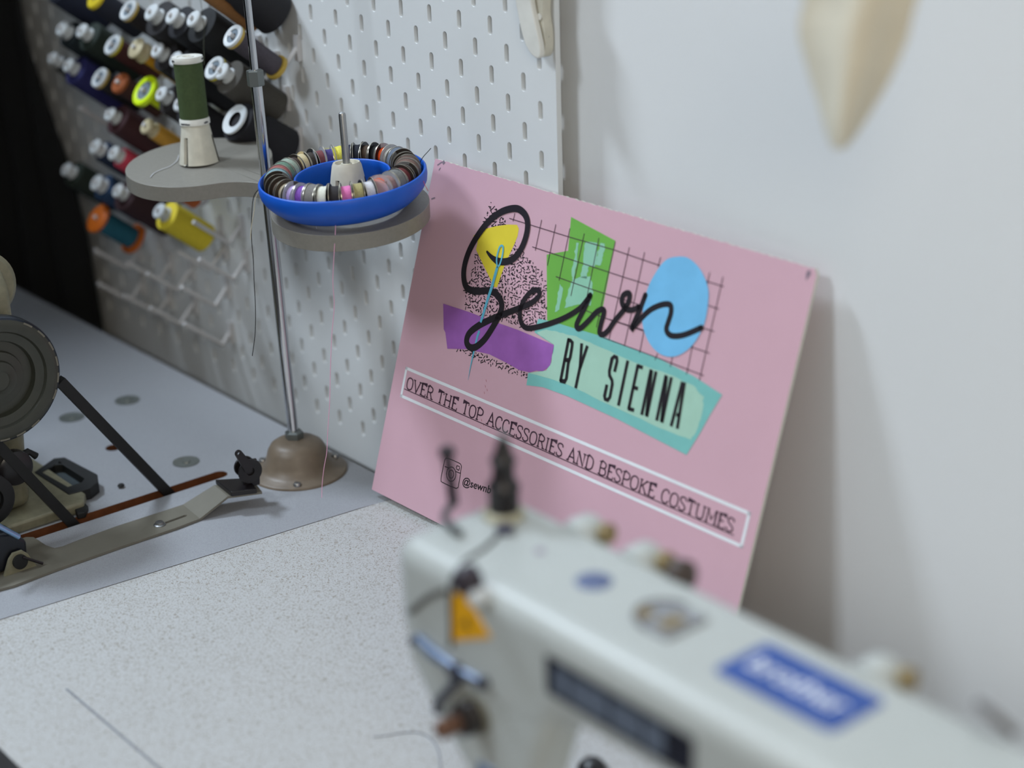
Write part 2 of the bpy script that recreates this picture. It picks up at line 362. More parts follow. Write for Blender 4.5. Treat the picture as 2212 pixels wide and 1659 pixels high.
def build_sign():
    root = thing('shop_sign', sp(SW/2, SH), 'pink rectangular shop sign with a colourful logo leaning against the wall', 'sign')
    pk = mat('sign_pink', (211, 170, 182), .36, var=.015, scale=20, bump=.04, bscale=1200)
    mb = MB(); th = .003
    ns = 160; vs = []; 
    out = [(0, 0)]
    random.seed(3)
    out += [(SW*i/ns, random.uniform(-.0006, .0002)) for i in range(1, ns)]
    out += [(SW, .004), (SW, SH), (0, SH)]
    mb.prism(out, [], lambda u, v, h: sp(u, v, h), -th, 0, 0, 1)
    mb.build('panel', [pk, mat('foamboard_edge', (214, 212, 200), .7)], root, smooth=0)
    # dents and scuffs at the corners
    g_, r_ = mat('scuff_grey', (128, 112, 124), .7), mat('stain_red', (168, 88, 84), .7)
    MB().flat([suv(*p) for p in [(1742, 588), (1750, 582), (1752, 592), (1741, 607)]], lambda u, v: sp(u, v, .00015)).build('scuff_mark', g_, root, smooth=0)
    for a, b, w in (((945, 357), (955, 350), .0012), ((957, 348), (960, 354), .003), ((948, 368), (952, 362), .0010), ((932, 430), (940, 427), .0012)):
        sc = MB(); ribbon(sc, [suv(*a), suv(*b)], w, .00015, 0, False); sc.build('scuff_mark', g_, root, smooth=0, fixn=False)
    for x, y in ((1050, 820), (1048, 832), (1052, 840), (1046, 846), (1040, 905), (1044, 915), (1038, 924)):
        sc = MB(); ribbon(sc, [suv(x, y), suv(x+1, y+5)], .0004, .00015, 0, False); sc.build('stain_speck', r_, root, smooth=0, fixn=False)
    L = MB(); H = .0001
    C_ = [ink('black', (36, 31, 36)), ink('yellow', (226, 206, 60)), ink('green', (112, 176, 76)), ink('pale_green', (146, 200, 172)),
          ink('teal', (124, 190, 184)), ink('sage', (168, 206, 186)), ink('purple', (158, 98, 176), .10, 60), ink('sky', (120, 190, 232), .06, 45), ink('line', (74, 52, 66)), ink('needle', (96, 176, 200))]
    reg = [(375, 95), (350, 210), (300, 380), (265, 540), (225, 650), (222, 745), (420, 800), (560, 850), (640, 870), (725, 800), (725, 600), (700, 530), (620, 440), (560, 380), (540, 330), (470, 210), (400, 110)]
    reg2 = [(160, 975), (300, 1045), (450, 1105), (600, 1150), (618, 1120), (520, 1080), (300, 990), (200, 975)]
    random.seed(11)
    y = 90
    while y < 1160:
        x = 150
        while x < 740:
            qx, qy = x+random.uniform(-6, 6), y+random.uniform(-6, 6)
            if inpoly((qx, qy), reg) or inpoly((qx, qy), reg2):
                a = random.uniform(0, PI); l = random.uniform(5, 9.5); k = random.uniform(-.9, .9); z = random.random() < .35
                p = []
                for i in range(4):
                    s = (i/3-.5)*2*l; an = a+(k*(i-1.5) if not z else (.9 if i % 2 else -.9))
                    p.append((qx+s*math.cos(a)+(math.sin(an)*3), qy+s*math.sin(a)-(math.cos(an)*3)))
                ribbon(L, crp(p), .00088, H*.5, 0, False)
            x += 18
        y += 18
    def shape(pts, h, mi, smooth=0):
        q = crp(pts)
        if smooth: q = [(v.x, v.y) for v in crom([(a, b, 0) for a, b in q], smooth, True)]
        L.flat(q, lambda u, v: sp(u, v, h), mi)
    shape([(284, 302), (350, 262), (420, 245), (490, 235), (545, 237), (556, 260), (548, 305), (530, 350), (470, 480), (425, 612), (408, 608), (385, 560), (340, 470), (300, 385), (310, 340)], H*1, 1)
    shape([(868, 190), (1133, 332), (1110, 450), (1025, 902), (840, 860), (725, 830), (722, 415), (850, 392)], H*1, 2)
    random.seed(5)
    def rag(pts):
        out = []
        for i, p in enumerate(pts):
            q = pts[(i+1) % len(pts)]
            for k in range(5): t = k/5; out.append((p[0]+(q[0]-p[0])*t+random.uniform(-5, 5), p[1]+(q[1]-p[1])*t+random.uniform(-2, 2)))
        return out
    for pts in ([(898, 345), (888, 430), (870, 545), (884, 572), (902, 460), (917, 345)], [(955, 335), (943, 450), (925, 550), (962, 560), (975, 480), (1012, 490), (1030, 345)],
                [(1045, 345), (1030, 400), (1012, 475), (1048, 480), (1058, 420), (1072, 352)], [(800, 590), (788, 680), (774, 760), (800, 745), (820, 620)],
                [(870, 570), (845, 660), (826, 735), (900, 715), (955, 705), (982, 722), (1000, 640), (988, 545), (930, 545)]):
        shape(rag(pts), H*2, 3)
    shape([(672, 798), (760, 815), (870, 850), (1060, 905), (1200, 960), (1400, 1040), (1600, 1140), (1772, 1252), (1700, 1370), (1640, 1480), (1558, 1612), (1400, 1530), (1150, 1400), (850, 1262), (700, 1207), (602, 1195), (612, 1122), (720, 1108), (750, 1060), (768, 955), (650, 880)], H*2.5, 4)
    shape(rag([(665, 880), (720, 862), (800, 880), (900, 905), (1000, 950), (1250, 1058), (1450, 1128), (1600, 1198), (1660, 1265), (1650, 1380), (1610, 1480), (1585, 1522), (1400, 1452), (1100, 1312), (850, 1190), (620, 1122), (720, 1108), (750, 1060), (768, 955)]), H*3, 5)
    shape([(105, 708), (260, 758), (400, 812), (560, 868), (767, 955), (745, 1075), (735, 1085), (700, 1112), (660, 1108), (620, 1118), (560, 1105), (480, 1060), (380, 1010), (250, 980), (130, 977), (118, 880), (108, 860)], H*3.5, 6)
    gl = [[(500, 198), (860, 310), (1130, 388), (1400, 480)], [(637, 368), (1180, 548), (1340, 598)], [(1672, 572), (1782, 606)], [(778, 546), (1000, 625), (1130, 666), (1300, 722)], [(1680, 716), (1752, 740)],
          [(940, 742), (1060, 790), (1300, 870)], [(1640, 848), (1725, 874)], [(1100, 802), (1310, 868)], [(1575, 962), (1696, 1004)], [(1062, 912), (1260, 984), (1460, 1060), (1662, 1138)],
          [(533, 168), (522, 216)], [(693, 207), (655, 391)], [(778, 234), (727, 480)], [(862, 258), (797, 570)], [(948, 288), (868, 662)], [(1035, 315), (950, 735)], [(1133, 338), (1020, 850)],
          [(1217, 370), (1095, 925)], [(1308, 400), (1187, 962)], [(1404, 430), (1388, 490)], [(1310, 840), (1278, 1004)], [(1385, 1005), (1370, 1046)], [(1476, 1018), (1462, 1086)], [(1697, 520), (1680, 600)], [(1600, 930), (1558, 1132)], [(1777, 546), (1635, 1168)]]
    for g in gl: ribbon(L, crp(g), .00062, H*4, 8, False)
    shape([(1500, 428), (1570, 435), (1640, 500), (1685, 600), (1690, 690), (1665, 830), (1600, 950), (1510, 1018), (1420, 1018), (1345, 955), (1300, 850), (1300, 740), (1330, 610), (1390, 500), (1440, 445)], H*5, 7, 4)
    S = [(368, 398), (398, 432), (440, 456), (500, 452), (550, 415), (590, 340), (610, 255), (602, 190), (566, 148), (520, 140), (450, 162), (380, 215), (320, 290), (265, 385), (234, 480), (230, 560), (250, 615), (305, 634), (370, 630), (420, 648), (450, 690), (455, 735), (432, 795), (392, 865), (350, 925), (302, 966), (265, 968), (246, 935), (262, 885), (320, 838), (400, 798), (470, 770), (560, 735), (635, 702), (678, 662), (676, 632), (648, 628), (612, 655), (580, 705), (564, 762), (572, 820), (602, 852), (655, 850), (740, 828), (830, 793), (915, 742), (958, 695), (984, 658)]
    ps = [(v.x, v.y) for v in crom([(a, b, 0) for a, b in crp(S)], 7)]
    n = len(ps); ws = [.0059 if i/n < .62 else .0059-.0013*min(1, (i/n-.62)/.1) for i in range(n)]
    for i in range(12): ws[i] = .0020+.0035*i/12
    ribbon(L, ps, ws, H*6, 0)
    for T in ([(984, 660), (950, 735), (908, 818), (905, 850), (928, 853), (978, 806), (1022, 758), (1058, 742), (1066, 765), (1048, 830), (1040, 880), (1062, 892), (1095, 864), (1130, 812), (1185, 745), (1212, 700), (1220, 655), (1204, 645), (1180, 662), (1174, 700), (1195, 738), (1235, 745), (1275, 728)],
              [(1314, 658), (1285, 735), (1250, 812), (1234, 855), (1280, 805), (1345, 745), (1415, 714), (1462, 716), (1468, 760), (1452, 815), (1440, 862), (1460, 895), (1505, 902), (1565, 888), (1648, 852)]):
        ribbon(L, [(v.x, v.y) for v in crom([(a, b, 0) for a, b in crp(T)], 7)], .0046, H*6, 0)
    # needle
    nd = crp([(430, 490), (400, 600), (370, 690), (345, 775), (330, 820)]); ribbon(L, nd, [.0030, .0030, .0028, .0026, .0024], H*7, 9, False)
    ribbon(L, crp([(322, 870), (310, 905), (290, 990), (270, 1080), (254, 1165)]), [.0023, .0022, .0018, .0010, .0002], H*5.5, 9, False)
    eye = crp([(430, 490), (426, 440), (440, 380), (452, 362), (464, 368), (462, 410), (446, 470), (430, 490)])
    ribbon(L, [(v.x, v.y) for v in crom([(a, b, 0) for a, b in eye], 4)], .0016, H*7, 9)
    # condensed capitals
    b1 = lambda p: crp(p, 1180, 700, 5.01); b2 = lambda p: crp(p, 1290, 750, 5.01)
    by = [b1(p) for p in ([(248, 158), (158, 620)], [(236, 168), (268, 178), (286, 200), (284, 240), (264, 360), (252, 392), (205, 388)], [(252, 392), (242, 430), (222, 590), (205, 622), (152, 612)],
          [(388, 208), (370, 470)], [(450, 235), (368, 480)], [(372, 455), (322, 694)])]
    by += [b2(p) for p in ([(192, 266), (220, 150), (216, 112), (190, 100), (166, 122), (136, 260), (138, 305), (166, 360), (168, 400), (142, 540), (118, 572), (90, 560), (84, 530), (110, 404)],
          [(336, 144), (234, 632)], [(446, 190), (344, 672)], [(436, 198), (498, 222)], [(394, 432), (446, 450)], [(338, 662), (404, 682)],
          [(588, 240), (486, 732)], [(594, 250), (536, 742)], [(642, 262), (540, 752)], [(750, 302), (648, 794)], [(756, 312), (700, 806)], [(808, 324), (704, 816)],
          [(928, 374), (804, 856)], [(950, 380), (870, 882)], [(862, 728), (895, 738)])]
    for s in by: ribbon(L, s, .0029, H*6, 0, False)
    lg = L.build('printed_logo', C_, root, smooth=0, fixn=False)
    # slogan box
    fr = MB(); u0, v0 = suv(878.5, 795.5); u1, v1 = suv(1602, 1180); q = [(u0, v0), (u1, v0), (u1, v1), (u0, v1)]
    w = .0026
    for a, b in ((0, 1), (1, 2), (2, 3), (3, 0)):
        A = Vector(q[a]); B = Vector(q[b]); d = (B-A).normalized()*w/2; ribbon(fr, [A-d, B+d], w, H*2, 0, False)
    fr.build('slogan_frame', ink('white', (232, 234, 238)), root, smooth=0, fixn=False)
    T = MB(); ua, va = suv(873.9, 838.5); ub, vb = suv(1586, 1154.5)
    ribbon(T, [(ua, va+.0006), (ub, vb+.0006)], .0007, H*3, 0, False)
    txt = 'OVER THE TOP ACCESSORIES AND BESPOKE COSTUMES'; tw = sum(GL[c][0]+.04 for c in txt)
    ch = abs(suv(943.5, 867.8)[1]-suv(946.4, 841.7)[1])*1.0; ux = ua+.0015; sx = (ub-.001-ux)/tw
    dv = (vb-va)/(ub-ua); lw = .00112
    for c in txt:
        gw, st, se = GL[c]
        tf = lambda x, y: (ux+x*sx, va+dv*(ux-ua)-.0004-y*ch)
        for s in st:
            pts = [tf(*p) for p in s]
            if c in 'OCSDPRBU' and len(s) > 4: pts = [(v.x, v.y) for v in crom([(a, b, 0) for a, b in pts], 3)]
            ribbon(T, pts, lw, H*3, 0, False)
        for (x, y) in se:
            a = tf(x-.11, y); b = tf(x+.11, y); off = .0003 if y == 1 else -.0003
            ribbon(T, [(a[0], a[1]+off), (b[0], b[1]+off)], .0009, H*3, 0, False)
        ux += (gw+.04)*sx
    T.build('slogan_lettering', ink('plum_black', (66, 46, 60)), root, smooth=0, fixn=False)
    # camera icon and handle
    K = MB(); c2 = lambda pts: crp(pts, 820, 920, 5.183)
    out = c2([(762, 362), (890, 416), (914, 442), (914, 482), (884, 672), (870, 692), (846, 696), (702, 630), (690, 605), (692, 570), (728, 400), (742, 368)])
    o3 = [(v.x, v.y) for v in crom([(a, b, 0) for a, b in out], 3, True)]; ribbon(K, o3+[o3[0]], .0007, H*2, 0, False)
    for rx, ry in ((52, 80), (27, 45)):
        e = c2([(803+rx*math.cos(2*PI*k/28), 540+ry*math.sin(2*PI*k/28)) for k in range(29)]); ribbon(K, e, .0007, H*2, 0, False)
    for s in ([(866, 445), (897, 455), (898, 472), (888, 497), (864, 484), (860, 468), (866, 445)], [(732, 454), (778, 470)], [(848, 510), (906, 530)]): ribbon(K, c2(s), .0007, H*2, 0, False)
    ic = K.build('camera_icon', ink('black', (36, 31, 36)), root, smooth=0, fixn=False)
    a = c2([(925, 655)])[0]; b = c2([(1235, 757)])[0]
    text_on('handle_lettering', '@sewnb', lambda x, y: sp(a[0]+x*(b[0]-a[0])*1.02, a[1]+x*(b[1]-a[1])-y*(b[0]-a[0])*.98, H*2), 1.0, ink('black', (36, 31, 36)), root, bold=.012)
def text_on(name, body, fn, width, m, parent, bold=0):
    cu = bpy.data.curves.new('t', 'FONT'); cu.body = body; cu.fill_mode = 'FRONT'; cu.offset = bold; cu.resolution_u = 3
    o = bpy.data.objects.new('t', cu); COL.objects.link(o); bpy.context.view_layer.update()
    me = o.to_mesh(); vs = [v.co.copy() for v in me.vertices]; fs = [tuple(p.vertices) for p in me.polygons]; o.to_mesh_clear()
    bpy.data.objects.remove(o); bpy.data.curves.remove(cu)
    x0 = min(v.x for v in vs); x1 = max(v.x for v in vs); s = width/(x1-x0)
    return MB().add([fn((v.x-x0)*s, v.y*s) for v in vs], fs).build(name, m, parent, smooth=0, fixn=False)
build_sign()

# ------------------------------------------------------------------ thread stand
TZ, TA, TB = .2700, -.0388, .0776
def trz(x, y): return TZ+TA*(x+.24)+TB*(y+.11)
TN = Vector((-TA, -TB, 1)).normalized()
CL = Vector((-.3275, -.1251)); CR = Vector((-.127, -.1003)); RB = Vector((-.2235, -.1130, 0)); RT = Vector((-.2450, -.1128, .50))
def rodp(z): return RB+(RT-RB)*(z/.5)
def build_stand():
    root = thing('thread_stand', RB, 'two-reel thread stand with grey curved tray and chrome pole on the grey table', 'thread stand')
    m = MB(); m.lathe([(.0445, 0), (.0445, .0015), (.043, .0024), (.036, .0036), (.0315, .0070), (.0290, .0130), (.0265, .0220), (.0235, .0270), (.0190, .0300), (.0120, .0312), (.0001, .0314)], RB+Vector((.004, -.001, 0)), (0, 0, 1), 56)
    b = m.build('base', M['dome'], root, smooth=60)
    for a in (-35, 85, 205):
        c = RB+Vector((.004, -.001, 0))+Vector((math.cos(math.radians(a)), math.sin(math.radians(a)), 0))*.0385
        s = MB().lathe([(.0036, .0025), (.0036, .0045), (.0028, .0056), (.0001, .0058)], c, (0, 0, 1), 18)
        s.box(c.x-.0026, c.y-.0004, .0056, c.x+.0026, c.y+.0004, .0060).build('screw', M['steel'], b)
    MB().lathe([(.0085, .031), (.0085, .037), (.0065, .0385)], RB, (0, 0, 1), 6).build('nut', M['nut'], root, smooth=0)
    ax = (RT-RB).normalized()
    MB().tube([rodp(.030), rodp(.356)], .0049, 24).build('lower_pole', M['chrome'], root)
    MB().lathe([(.0070, 0), (.0075, .001), (.0075, .0125), (.0070, .0135)], rodp(.352), ax, 6).build('pole_collar', M['nut'], root, smooth=0)
    MB().tube([rodp(.355), rodp(.62)], .0033, 20).build('upper_pole', M['chrome'], root)
    # tray
    pts = []
    Rr = .0655
    d = (CR-CL).normalized(); ang = math.atan2(d.y, d.x); n = Vector((-d.y, d.x)); L = (CR-CL).length; hw = .030
    # two lobes joined by a waist, fillet arcs
    rf = .050; mid = (CL+CR)/2
    off = math.sqrt(max(0, (Rr+rf)**2-(L/2)**2))
    th = math.atan2(off, L/2)
    def arc(c, r, a0, a1, k=20): return [(c.x+r*math.cos(a0+(a1-a0)*i/k), c.y+r*math.sin(a0+(a1-a0)*i/k)) for i in range(k+1)]
    fu = mid+n*off; fd = mid-n*off
    pts += arc(CR, Rr, ang-PI+th, ang+PI-th, 50)
    a0 = math.atan2(CR.y-fu.y, CR.x-fu.x); a1 = math.atan2(CL.y-fu.y, CL.x-fu.x)
    if a1 > a0: a1 -= 2*PI
    pts += arc(fu, rf, a0, a1, 14)[1:-1]
    pts += arc(CL, Rr, ang+th, ang+2*PI-th, 50)
    a0 = math.atan2(CL.y-fd.y, CL.x-fd.x); a1 = math.atan2(CR.y-fd.y, CR.x-fd.x)
    if a1 > a0: a1 -= 2*PI
    pts += arc(fd, rf, a0, a1, 14)[1:-1]
    hole = [(rodp(TZ).x+.0056*math.cos(2*PI*k/20), rodp(TZ).y+.0056*math.sin(2*PI*k/20)) for k in range(20)]
    tr = MB().prism(pts, [hole], lambda u, v, h: Vector((u, v, trz(u, v)+h)), -.0135, 0).build('tray', M['tray'], root, smooth=0, bevel=.0018, seg=3)
    tr.data.polygons.foreach_set('use_smooth', [True]*len(tr.data.polygons)); tr.data.set_sharp_from_angle(angle=math.radians(50))
    for i, c in enumerate((CL, CR)):
        b = Vector((c.x, c.y, trz(c.x, c.y))); 
        if i == 0: b = Vector((c.x+.001, c.y, b.z))
        pin = MB().lathe([(.0031, -.004), (.0030, .0755), (.0026, .0773), (.0012, .0783), (.0001, .0785)], b, ax, 20).build('spool_pin', M['steel'], root)
        # slotted cone
        hc = .037; r0, r1 = .0180, .0118; N = 66; vs = []; fs = []
        a = ax.orthogonal().normalized(); bb = ax.cross(a)
        lv = [0, .03, .62, .66, .93, 1]
        for f in lv:
            for k in range(N):
                t = 2*PI*k/N; g = k % 22 < 2; f2 = f
                r = r0+(r1-r0)*f2 - (.0022 if g and .01 < f < .65 else 0)+(.0004 if k % 22 in (11,) and f < .9 else 0)
                if f == 1: r -= .0008
                vs.append(b+ax*(hc*f2)+(a*math.cos(t)+bb*math.sin(t))*r)
        for j in range(len(lv)-1):
            for k in range(N): fs.append((j*N+k, j*N+(k+1) % N, (j+1)*N+(k+1) % N, (j+1)*N+k))
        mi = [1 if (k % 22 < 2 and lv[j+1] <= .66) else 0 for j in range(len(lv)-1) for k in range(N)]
        mbc = MB().add(vs, fs); mbc.m = mi
        # recessed top
        mbc.lathe([(r1-.0009, hc), (r1-.0022, hc-.0004), (r1-.0030, hc-.003), (.0046, hc-.003), (.0045, hc-.001), (.0033, hc-.0008), (.0032, hc-.003)], b, ax, 40, 0, False)
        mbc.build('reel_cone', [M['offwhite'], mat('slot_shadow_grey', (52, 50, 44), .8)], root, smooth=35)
    return root
build_stand()

def green_reel():
    ax = (RT-RB).normalized(); c = Vector((CL.x+.001, CL.y, trz(CL.x, CL.y)))+ax*.0340
    root = thing('thread_reel', c, 'olive green thread reel with white caps, upright on the left cone of the stand', 'thread reel')
    R0, R1 = .0146, .0142
    lo = MB().lathe([(.0125, 0), (.0146, .0008), (.0146, .0052), (.0141, .0058), (.0141, .0066), (.0136, .0068)], c, ax, 48)
    bl = lo.build('bottom_cap', M['white'], root)
    tp = MB().lathe([(.0136, .0595), (.0146, .0600), (.0150, .0612), (.0150, .0640), (.0144, .0655), (.0098, .0655), (.0094, .0648), (.0064, .0648), (.0060, .0656), (.0046, .0656), (.0044, .0630), (.0001, .0630)], c, ax, 48).build('top_cap', M['white'], root)
    prof = []
    for i in range(91): prof.append((.01365+.00013*math.sin(i*2.4)+(.00005 if i % 7 == 0 else 0), .0066+.0532*i/90))
    MB().lathe(prof, c, ax, 48, 0, False).build('thread', mat('olive_thread', (62, 78, 42), .8, var=.10, scale=300), root, smooth=60)
    # small dark print round the lower and upper caps
    a = Vector((0, 0, 1)).cross(ax); a = ax.orthogonal().normalized(); b = ax.cross(a)
    view = (CAM-c); view -= ax*view.dot(ax); view.normalize(); side = ax.cross(view)
    def marks(h0, r, angs, parent):
        m = MB()
        for g in angs:
            for k in range(7):
                t = math.radians(g+k*3.0); o = c+ax*(h0+random.uniform(-.0004, .0004))+(view*math.cos(t)+side*math.sin(t))*(r+.00012); s = (side*math.cos(t)-view*math.sin(t))
                w, h = random.uniform(.0002, .00035), random.uniform(.0006, .0010)
                m.add([o-s*w-ax*h, o+s*w-ax*h, o+s*w+ax*h, o-s*w+ax*h], [(0, 1, 2, 3)])
                o2 = o+ax*h*.6*(-1)**k; m.add([o2-s*.0007-ax*.00018, o2+s*.0007-ax*.00018, o2+s*.0007+ax*.00018, o2-s*.0007+ax*.00018], [(0, 1, 2, 3)])
        m.build('printed_band', mat('print_navy', (48, 52, 66), .6), parent, smooth=0, fixn=False)
    marks(.0028, .0146, (-62, -40, 38), bl); marks(.0628, .0150, (-75, 62), tp)
green_reel()
GR = [o for o in bpy.data.objects if o.name == 'thread_reel'][0]; GR.scale = (.925, .925, .925)

# ------------------------------------------------------------------ bobbin ring with bobbins
RC = Vector((-.1245, -.1065)); RA, RBB = -.008, .078; RZ = .2775
def rz(x, y): return RZ+RA*(x-RC.x)+RBB*(y-RC.y)
RN = Vector((-RA, -RBB, 1)).normalized(); RX = Vector((1, 0, 0)); RX = (RX-RN*RX.dot(RN)).normalized(); RY = RN.cross(RX)
RO = Vector((RC.x, RC.y, RZ))
def build_ring():
    o = MB(); prof = []
    # channel cross-section (radius, height) closed loop
    outer = [(.0460, -.0085), (.0520, -.0080), (.0570, -.0055), (.0620, -.0012), (.0662, .0035), (.0684, .0075), (.0692, .0125), (.0690, .0172), (.0684, .0180), (.0674, .0182), (.0668, .0176)]
    inner = [(.0664, .0120), (.0650, .0070), (.0620, .0038), (.0560, .0026), (.0500, .0026), (.0440, .0038), (.0415, .0070), (.0402, .0120), (.0398, .0176), (.0392, .0182), (.0384, .0180), (.0378, .0172), (.0380, .0120), (.0395, .0060), (.0420, .0000), (.0440, -.0075)]
    prof = outer+inner+[outer[0]]
    o.lathe(prof, RO, RN, 96, 0, False)
    ob = o.build('bobbin_ring', M['blue'], None, smooth=50)
    tag(ob, 'bright blue silicone bobbin holder ring round the right cone of the stand', 'bobbin holder')
build_ring()
BOB = [  # colour of thread, flange kind, label
 ((24, 30, 60), 'd', 'navy bobbin at the back of the blue ring, just left of the cone'),
 ((236, 226, 90), 'c', 'clear bobbin full of pale yellow thread at the back left of the blue ring'),
 ((70, 60, 130), 'p', 'clear bobbin with blue and red thread beside the yellow one'),
 ((120, 66, 70), 'p', 'clear holed bobbin with red-grey thread, second left of the yellow one'),
 ((60, 52, 46), 'd', 'dark holed bobbin behind the cream disc in the blue ring'),
 ((206, 190, 150), 'k', 'steel bobbin showing a cream holed disc at the left back of the ring'),
 ((60, 46, 40), 'm', 'dark brown steel bobbin in front of the cream disc'),
 ((150, 165, 150), 'g', 'silver rimmed bobbin between dark brown and green ones'),
 ((98, 126, 108), 'g', 'sage green bobbin at the left end of the blue ring'),
 ((150, 84, 80), 'g', 'silver bobbin with dusty red thread at the left end of the ring'),
 ((120, 150, 156), 'g', 'pale teal bobbin at the left front of the blue ring'),
 ((18, 18, 20), 'm', 'black bobbin next to the pale teal one'),
 ((26, 24, 26), 'm', 'second black bobbin, right of the one beside the teal'),
 ((96, 78, 66), 'm', 'brown steel bobbin with dark holes at the front left of the ring'),
 ((190, 176, 150), 'm', 'dark steel bobbin with a pale spot left of the lilac one'),
 ((186, 164, 214), 'p', 'clear bobbin with lilac thread at the front of the blue ring'),
 ((120, 70, 164), 'p', 'clear bobbin with strong purple thread right of the lilac one'),
 ((120, 116, 112), 'g', 'grey bobbin right of the purple one'),
 ((220, 220, 206), 'd', 'black sided bobbin with off-white thread at the ring front'),
 ((40, 34, 36), 'd', 'black bobbin left of the pink one at the ring front'),
 ((226, 120, 180), 'd', 'bobbin with bright pink thread at the ring front'),
 ((170, 160, 110), 'd', 'bobbin with olive cream thread right of the pink one'),
 ((214, 214, 220), 'd', 'bobbin with white thread right of the pink one, left of the orange'),
 ((240, 84, 24), 'c', 'tipped clear bobbin with bright orange thread at the front right'),
 ((150, 120, 118), 'p', 'broad mauve-grey clear disc bobbin at the front right of the ring'),
 ((112, 112, 110), 'g', 'plain grey bobbin behind the mauve disc'),
 ((98, 40, 40), 'm', 'dark red bobbin at the right end of the blue ring'),
 ((44, 34, 32), 'm', 'dark brown bobbin at the right end, next to the dark red'),
 ((110, 84, 74), 'g', 'mid brown bobbin at the far right of the blue ring'),
 ((92, 70, 60), 'g', 'brown bobbin with a cream rim at the right back of the ring'),
 ((40, 34, 34), 'm', 'near-black steel bobbin at the right back of the ring'),
 ((26, 24, 26), 'm', 'black bobbin right of the blue-grey one at the back'),
 ((100, 110, 126), 'g', 'blue-grey bobbin right of the clear orange ones'),
 ((200, 196, 188), 'p', 'clear diamond-holed bobbin with orange glimpses at the back right'),
 ((236, 84, 26), 'p', 'clear diamond-holed bobbin full of orange thread at the ring back'),
 ((22, 22, 24), 'd', 'black bobbin left of the orange one at the ring back'),
 ((74, 58, 44), 'd', 'brown bobbin left of the black one at the ring back'),
 ((16, 20, 34), 'd', 'small black bobbin right behind the cone')]
def flange_mesh(kind):
    m = MB(); R = .0111; h = .0043; rc = .0033; n = 40
    for s in (-1, 1):
        if kind in 'mpk':
            # disc with six round / diamond holes
            out = [(R*math.cos(2*PI*k/n), R*math.sin(2*PI*k/n)) for k in range(n)]; holes = []
            nh = 5; rh = .0013 if kind in 'mk' else .0015; kk = 12 if kind in 'mk' else 4
            for q in range(nh):
                t = 2*PI*q/nh+.3; cx, cy = .0070*math.cos(t), .0070*math.sin(t)
                holes.append([(cx+rh*math.cos(2*PI*k/kk+t), cy+rh*math.sin(2*PI*k/kk+t)*(1 if kind in 'mk' else .6)) for k in range(kk)])
            m.prism(out, holes, XY, s*h-.00028, s*h+.00028, 0)
        else:
            m.lathe([(rc, s*h-.00028), (R, s*h-.00028), (R, s*h+.00028), (rc, s*h+.00028)], (0, 0, 0), (0, 0, 1), n, 0, True)
        m.lathe([(R-.0002, s*h-.00026), (R+.0001, s*h-.00026), (R+.0001, s*h+.00026), (R-.0002, s*h+.00026)], (0, 0, 0), (0, 0, 1), n, 1, False)
    m.lathe([(rc, -h), (rc, h)], (0, 0, 0), (0, 0, 1), 20, 0, False)
    return m
def build_bobbins():
    K = {'m': mat('bobbin_steel', (86, 78, 72), .35, .7), 'd': mat('bobbin_dark', (34, 34, 38), .3, .3), 'k': mat('bobbin_cream', (206, 188, 146), .35), 'g': mat('bobbin_grey', (150, 150, 150), .3, .5),
         'c': mat('bobbin_clear', (225, 230, 235), .15, alpha=.35), 'p': mat('bobbin_frost', (196, 200, 208), .25, alpha=.55)}
    rim = mat('bobbin_rim', (176, 170, 156), .3, .7)
    first = {}
    N = len(BOB)
    for k, (rgb, kind, label) in enumerate(BOB):
        t = math.radians(139+360*k/N); rad = .0532; off = RX*math.cos(t)*rad+RY*math.sin(t)*rad
        tang = (-RX*math.sin(t)+RY*math.cos(t)).normalized()
        c = RO+off+RN*.0165
        zz = tang; yy = RN.copy(); xx = yy.cross(zz).normalized()
        tilt = random.uniform(-.10, .10)
        if k == 23: c += RN*-.0005; zz = (tang*.75-off.normalized()*.6).normalized(); yy = (RN-zz*RN.dot(zz)).normalized(); xx = yy.cross(zz)
        Mx = Matrix(((xx.x, yy.x, zz.x, c.x), (xx.y, yy.y, zz.y, c.y), (xx.z, yy.z, zz.z, c.z), (0, 0, 0, 1))) @ Matrix.Rotation(random.uniform(0, 6), 4, 'Z') @ Matrix.Rotation(tilt, 4, 'X')
        root = bpy.data.objects.new('bobbin', None); COL.objects.link(root); root.matrix_world = Mx; root.empty_display_size = .005
        tag(root, label, 'bobbin', 'bobbins standing in the blue ring')
        tm = mat('thread_%d_%d_%d' % rgb, rgb, .8, var=.15, scale=900)
        if kind not in first:
            fl = flange_mesh(kind).build('spool_body', [K[kind], rim], None, smooth=30)
            first[kind] = fl
        else:
            fl = first[kind].copy(); COL.objects.link(fl)
        fl.parent = root
        rt = random.uniform(.0078, .0092) if kind in 'mgdk' else random.uniform(.0070, .0086)
        if kind == 'g': rt = .0105
        if kind == 'c': rt = .0088
        th = MB().lathe([(.0034, -.0039), (rt, -.0038), (rt+.0002, -.002), (rt-.0001, 0), (rt+.0002, .002), (rt, .0038), (.0034, .0039)], (0, 0, 0), (0, 0, 1), 28).build('wound_thread', tm, None, smooth=50)
        th.parent = root
build_bobbins()

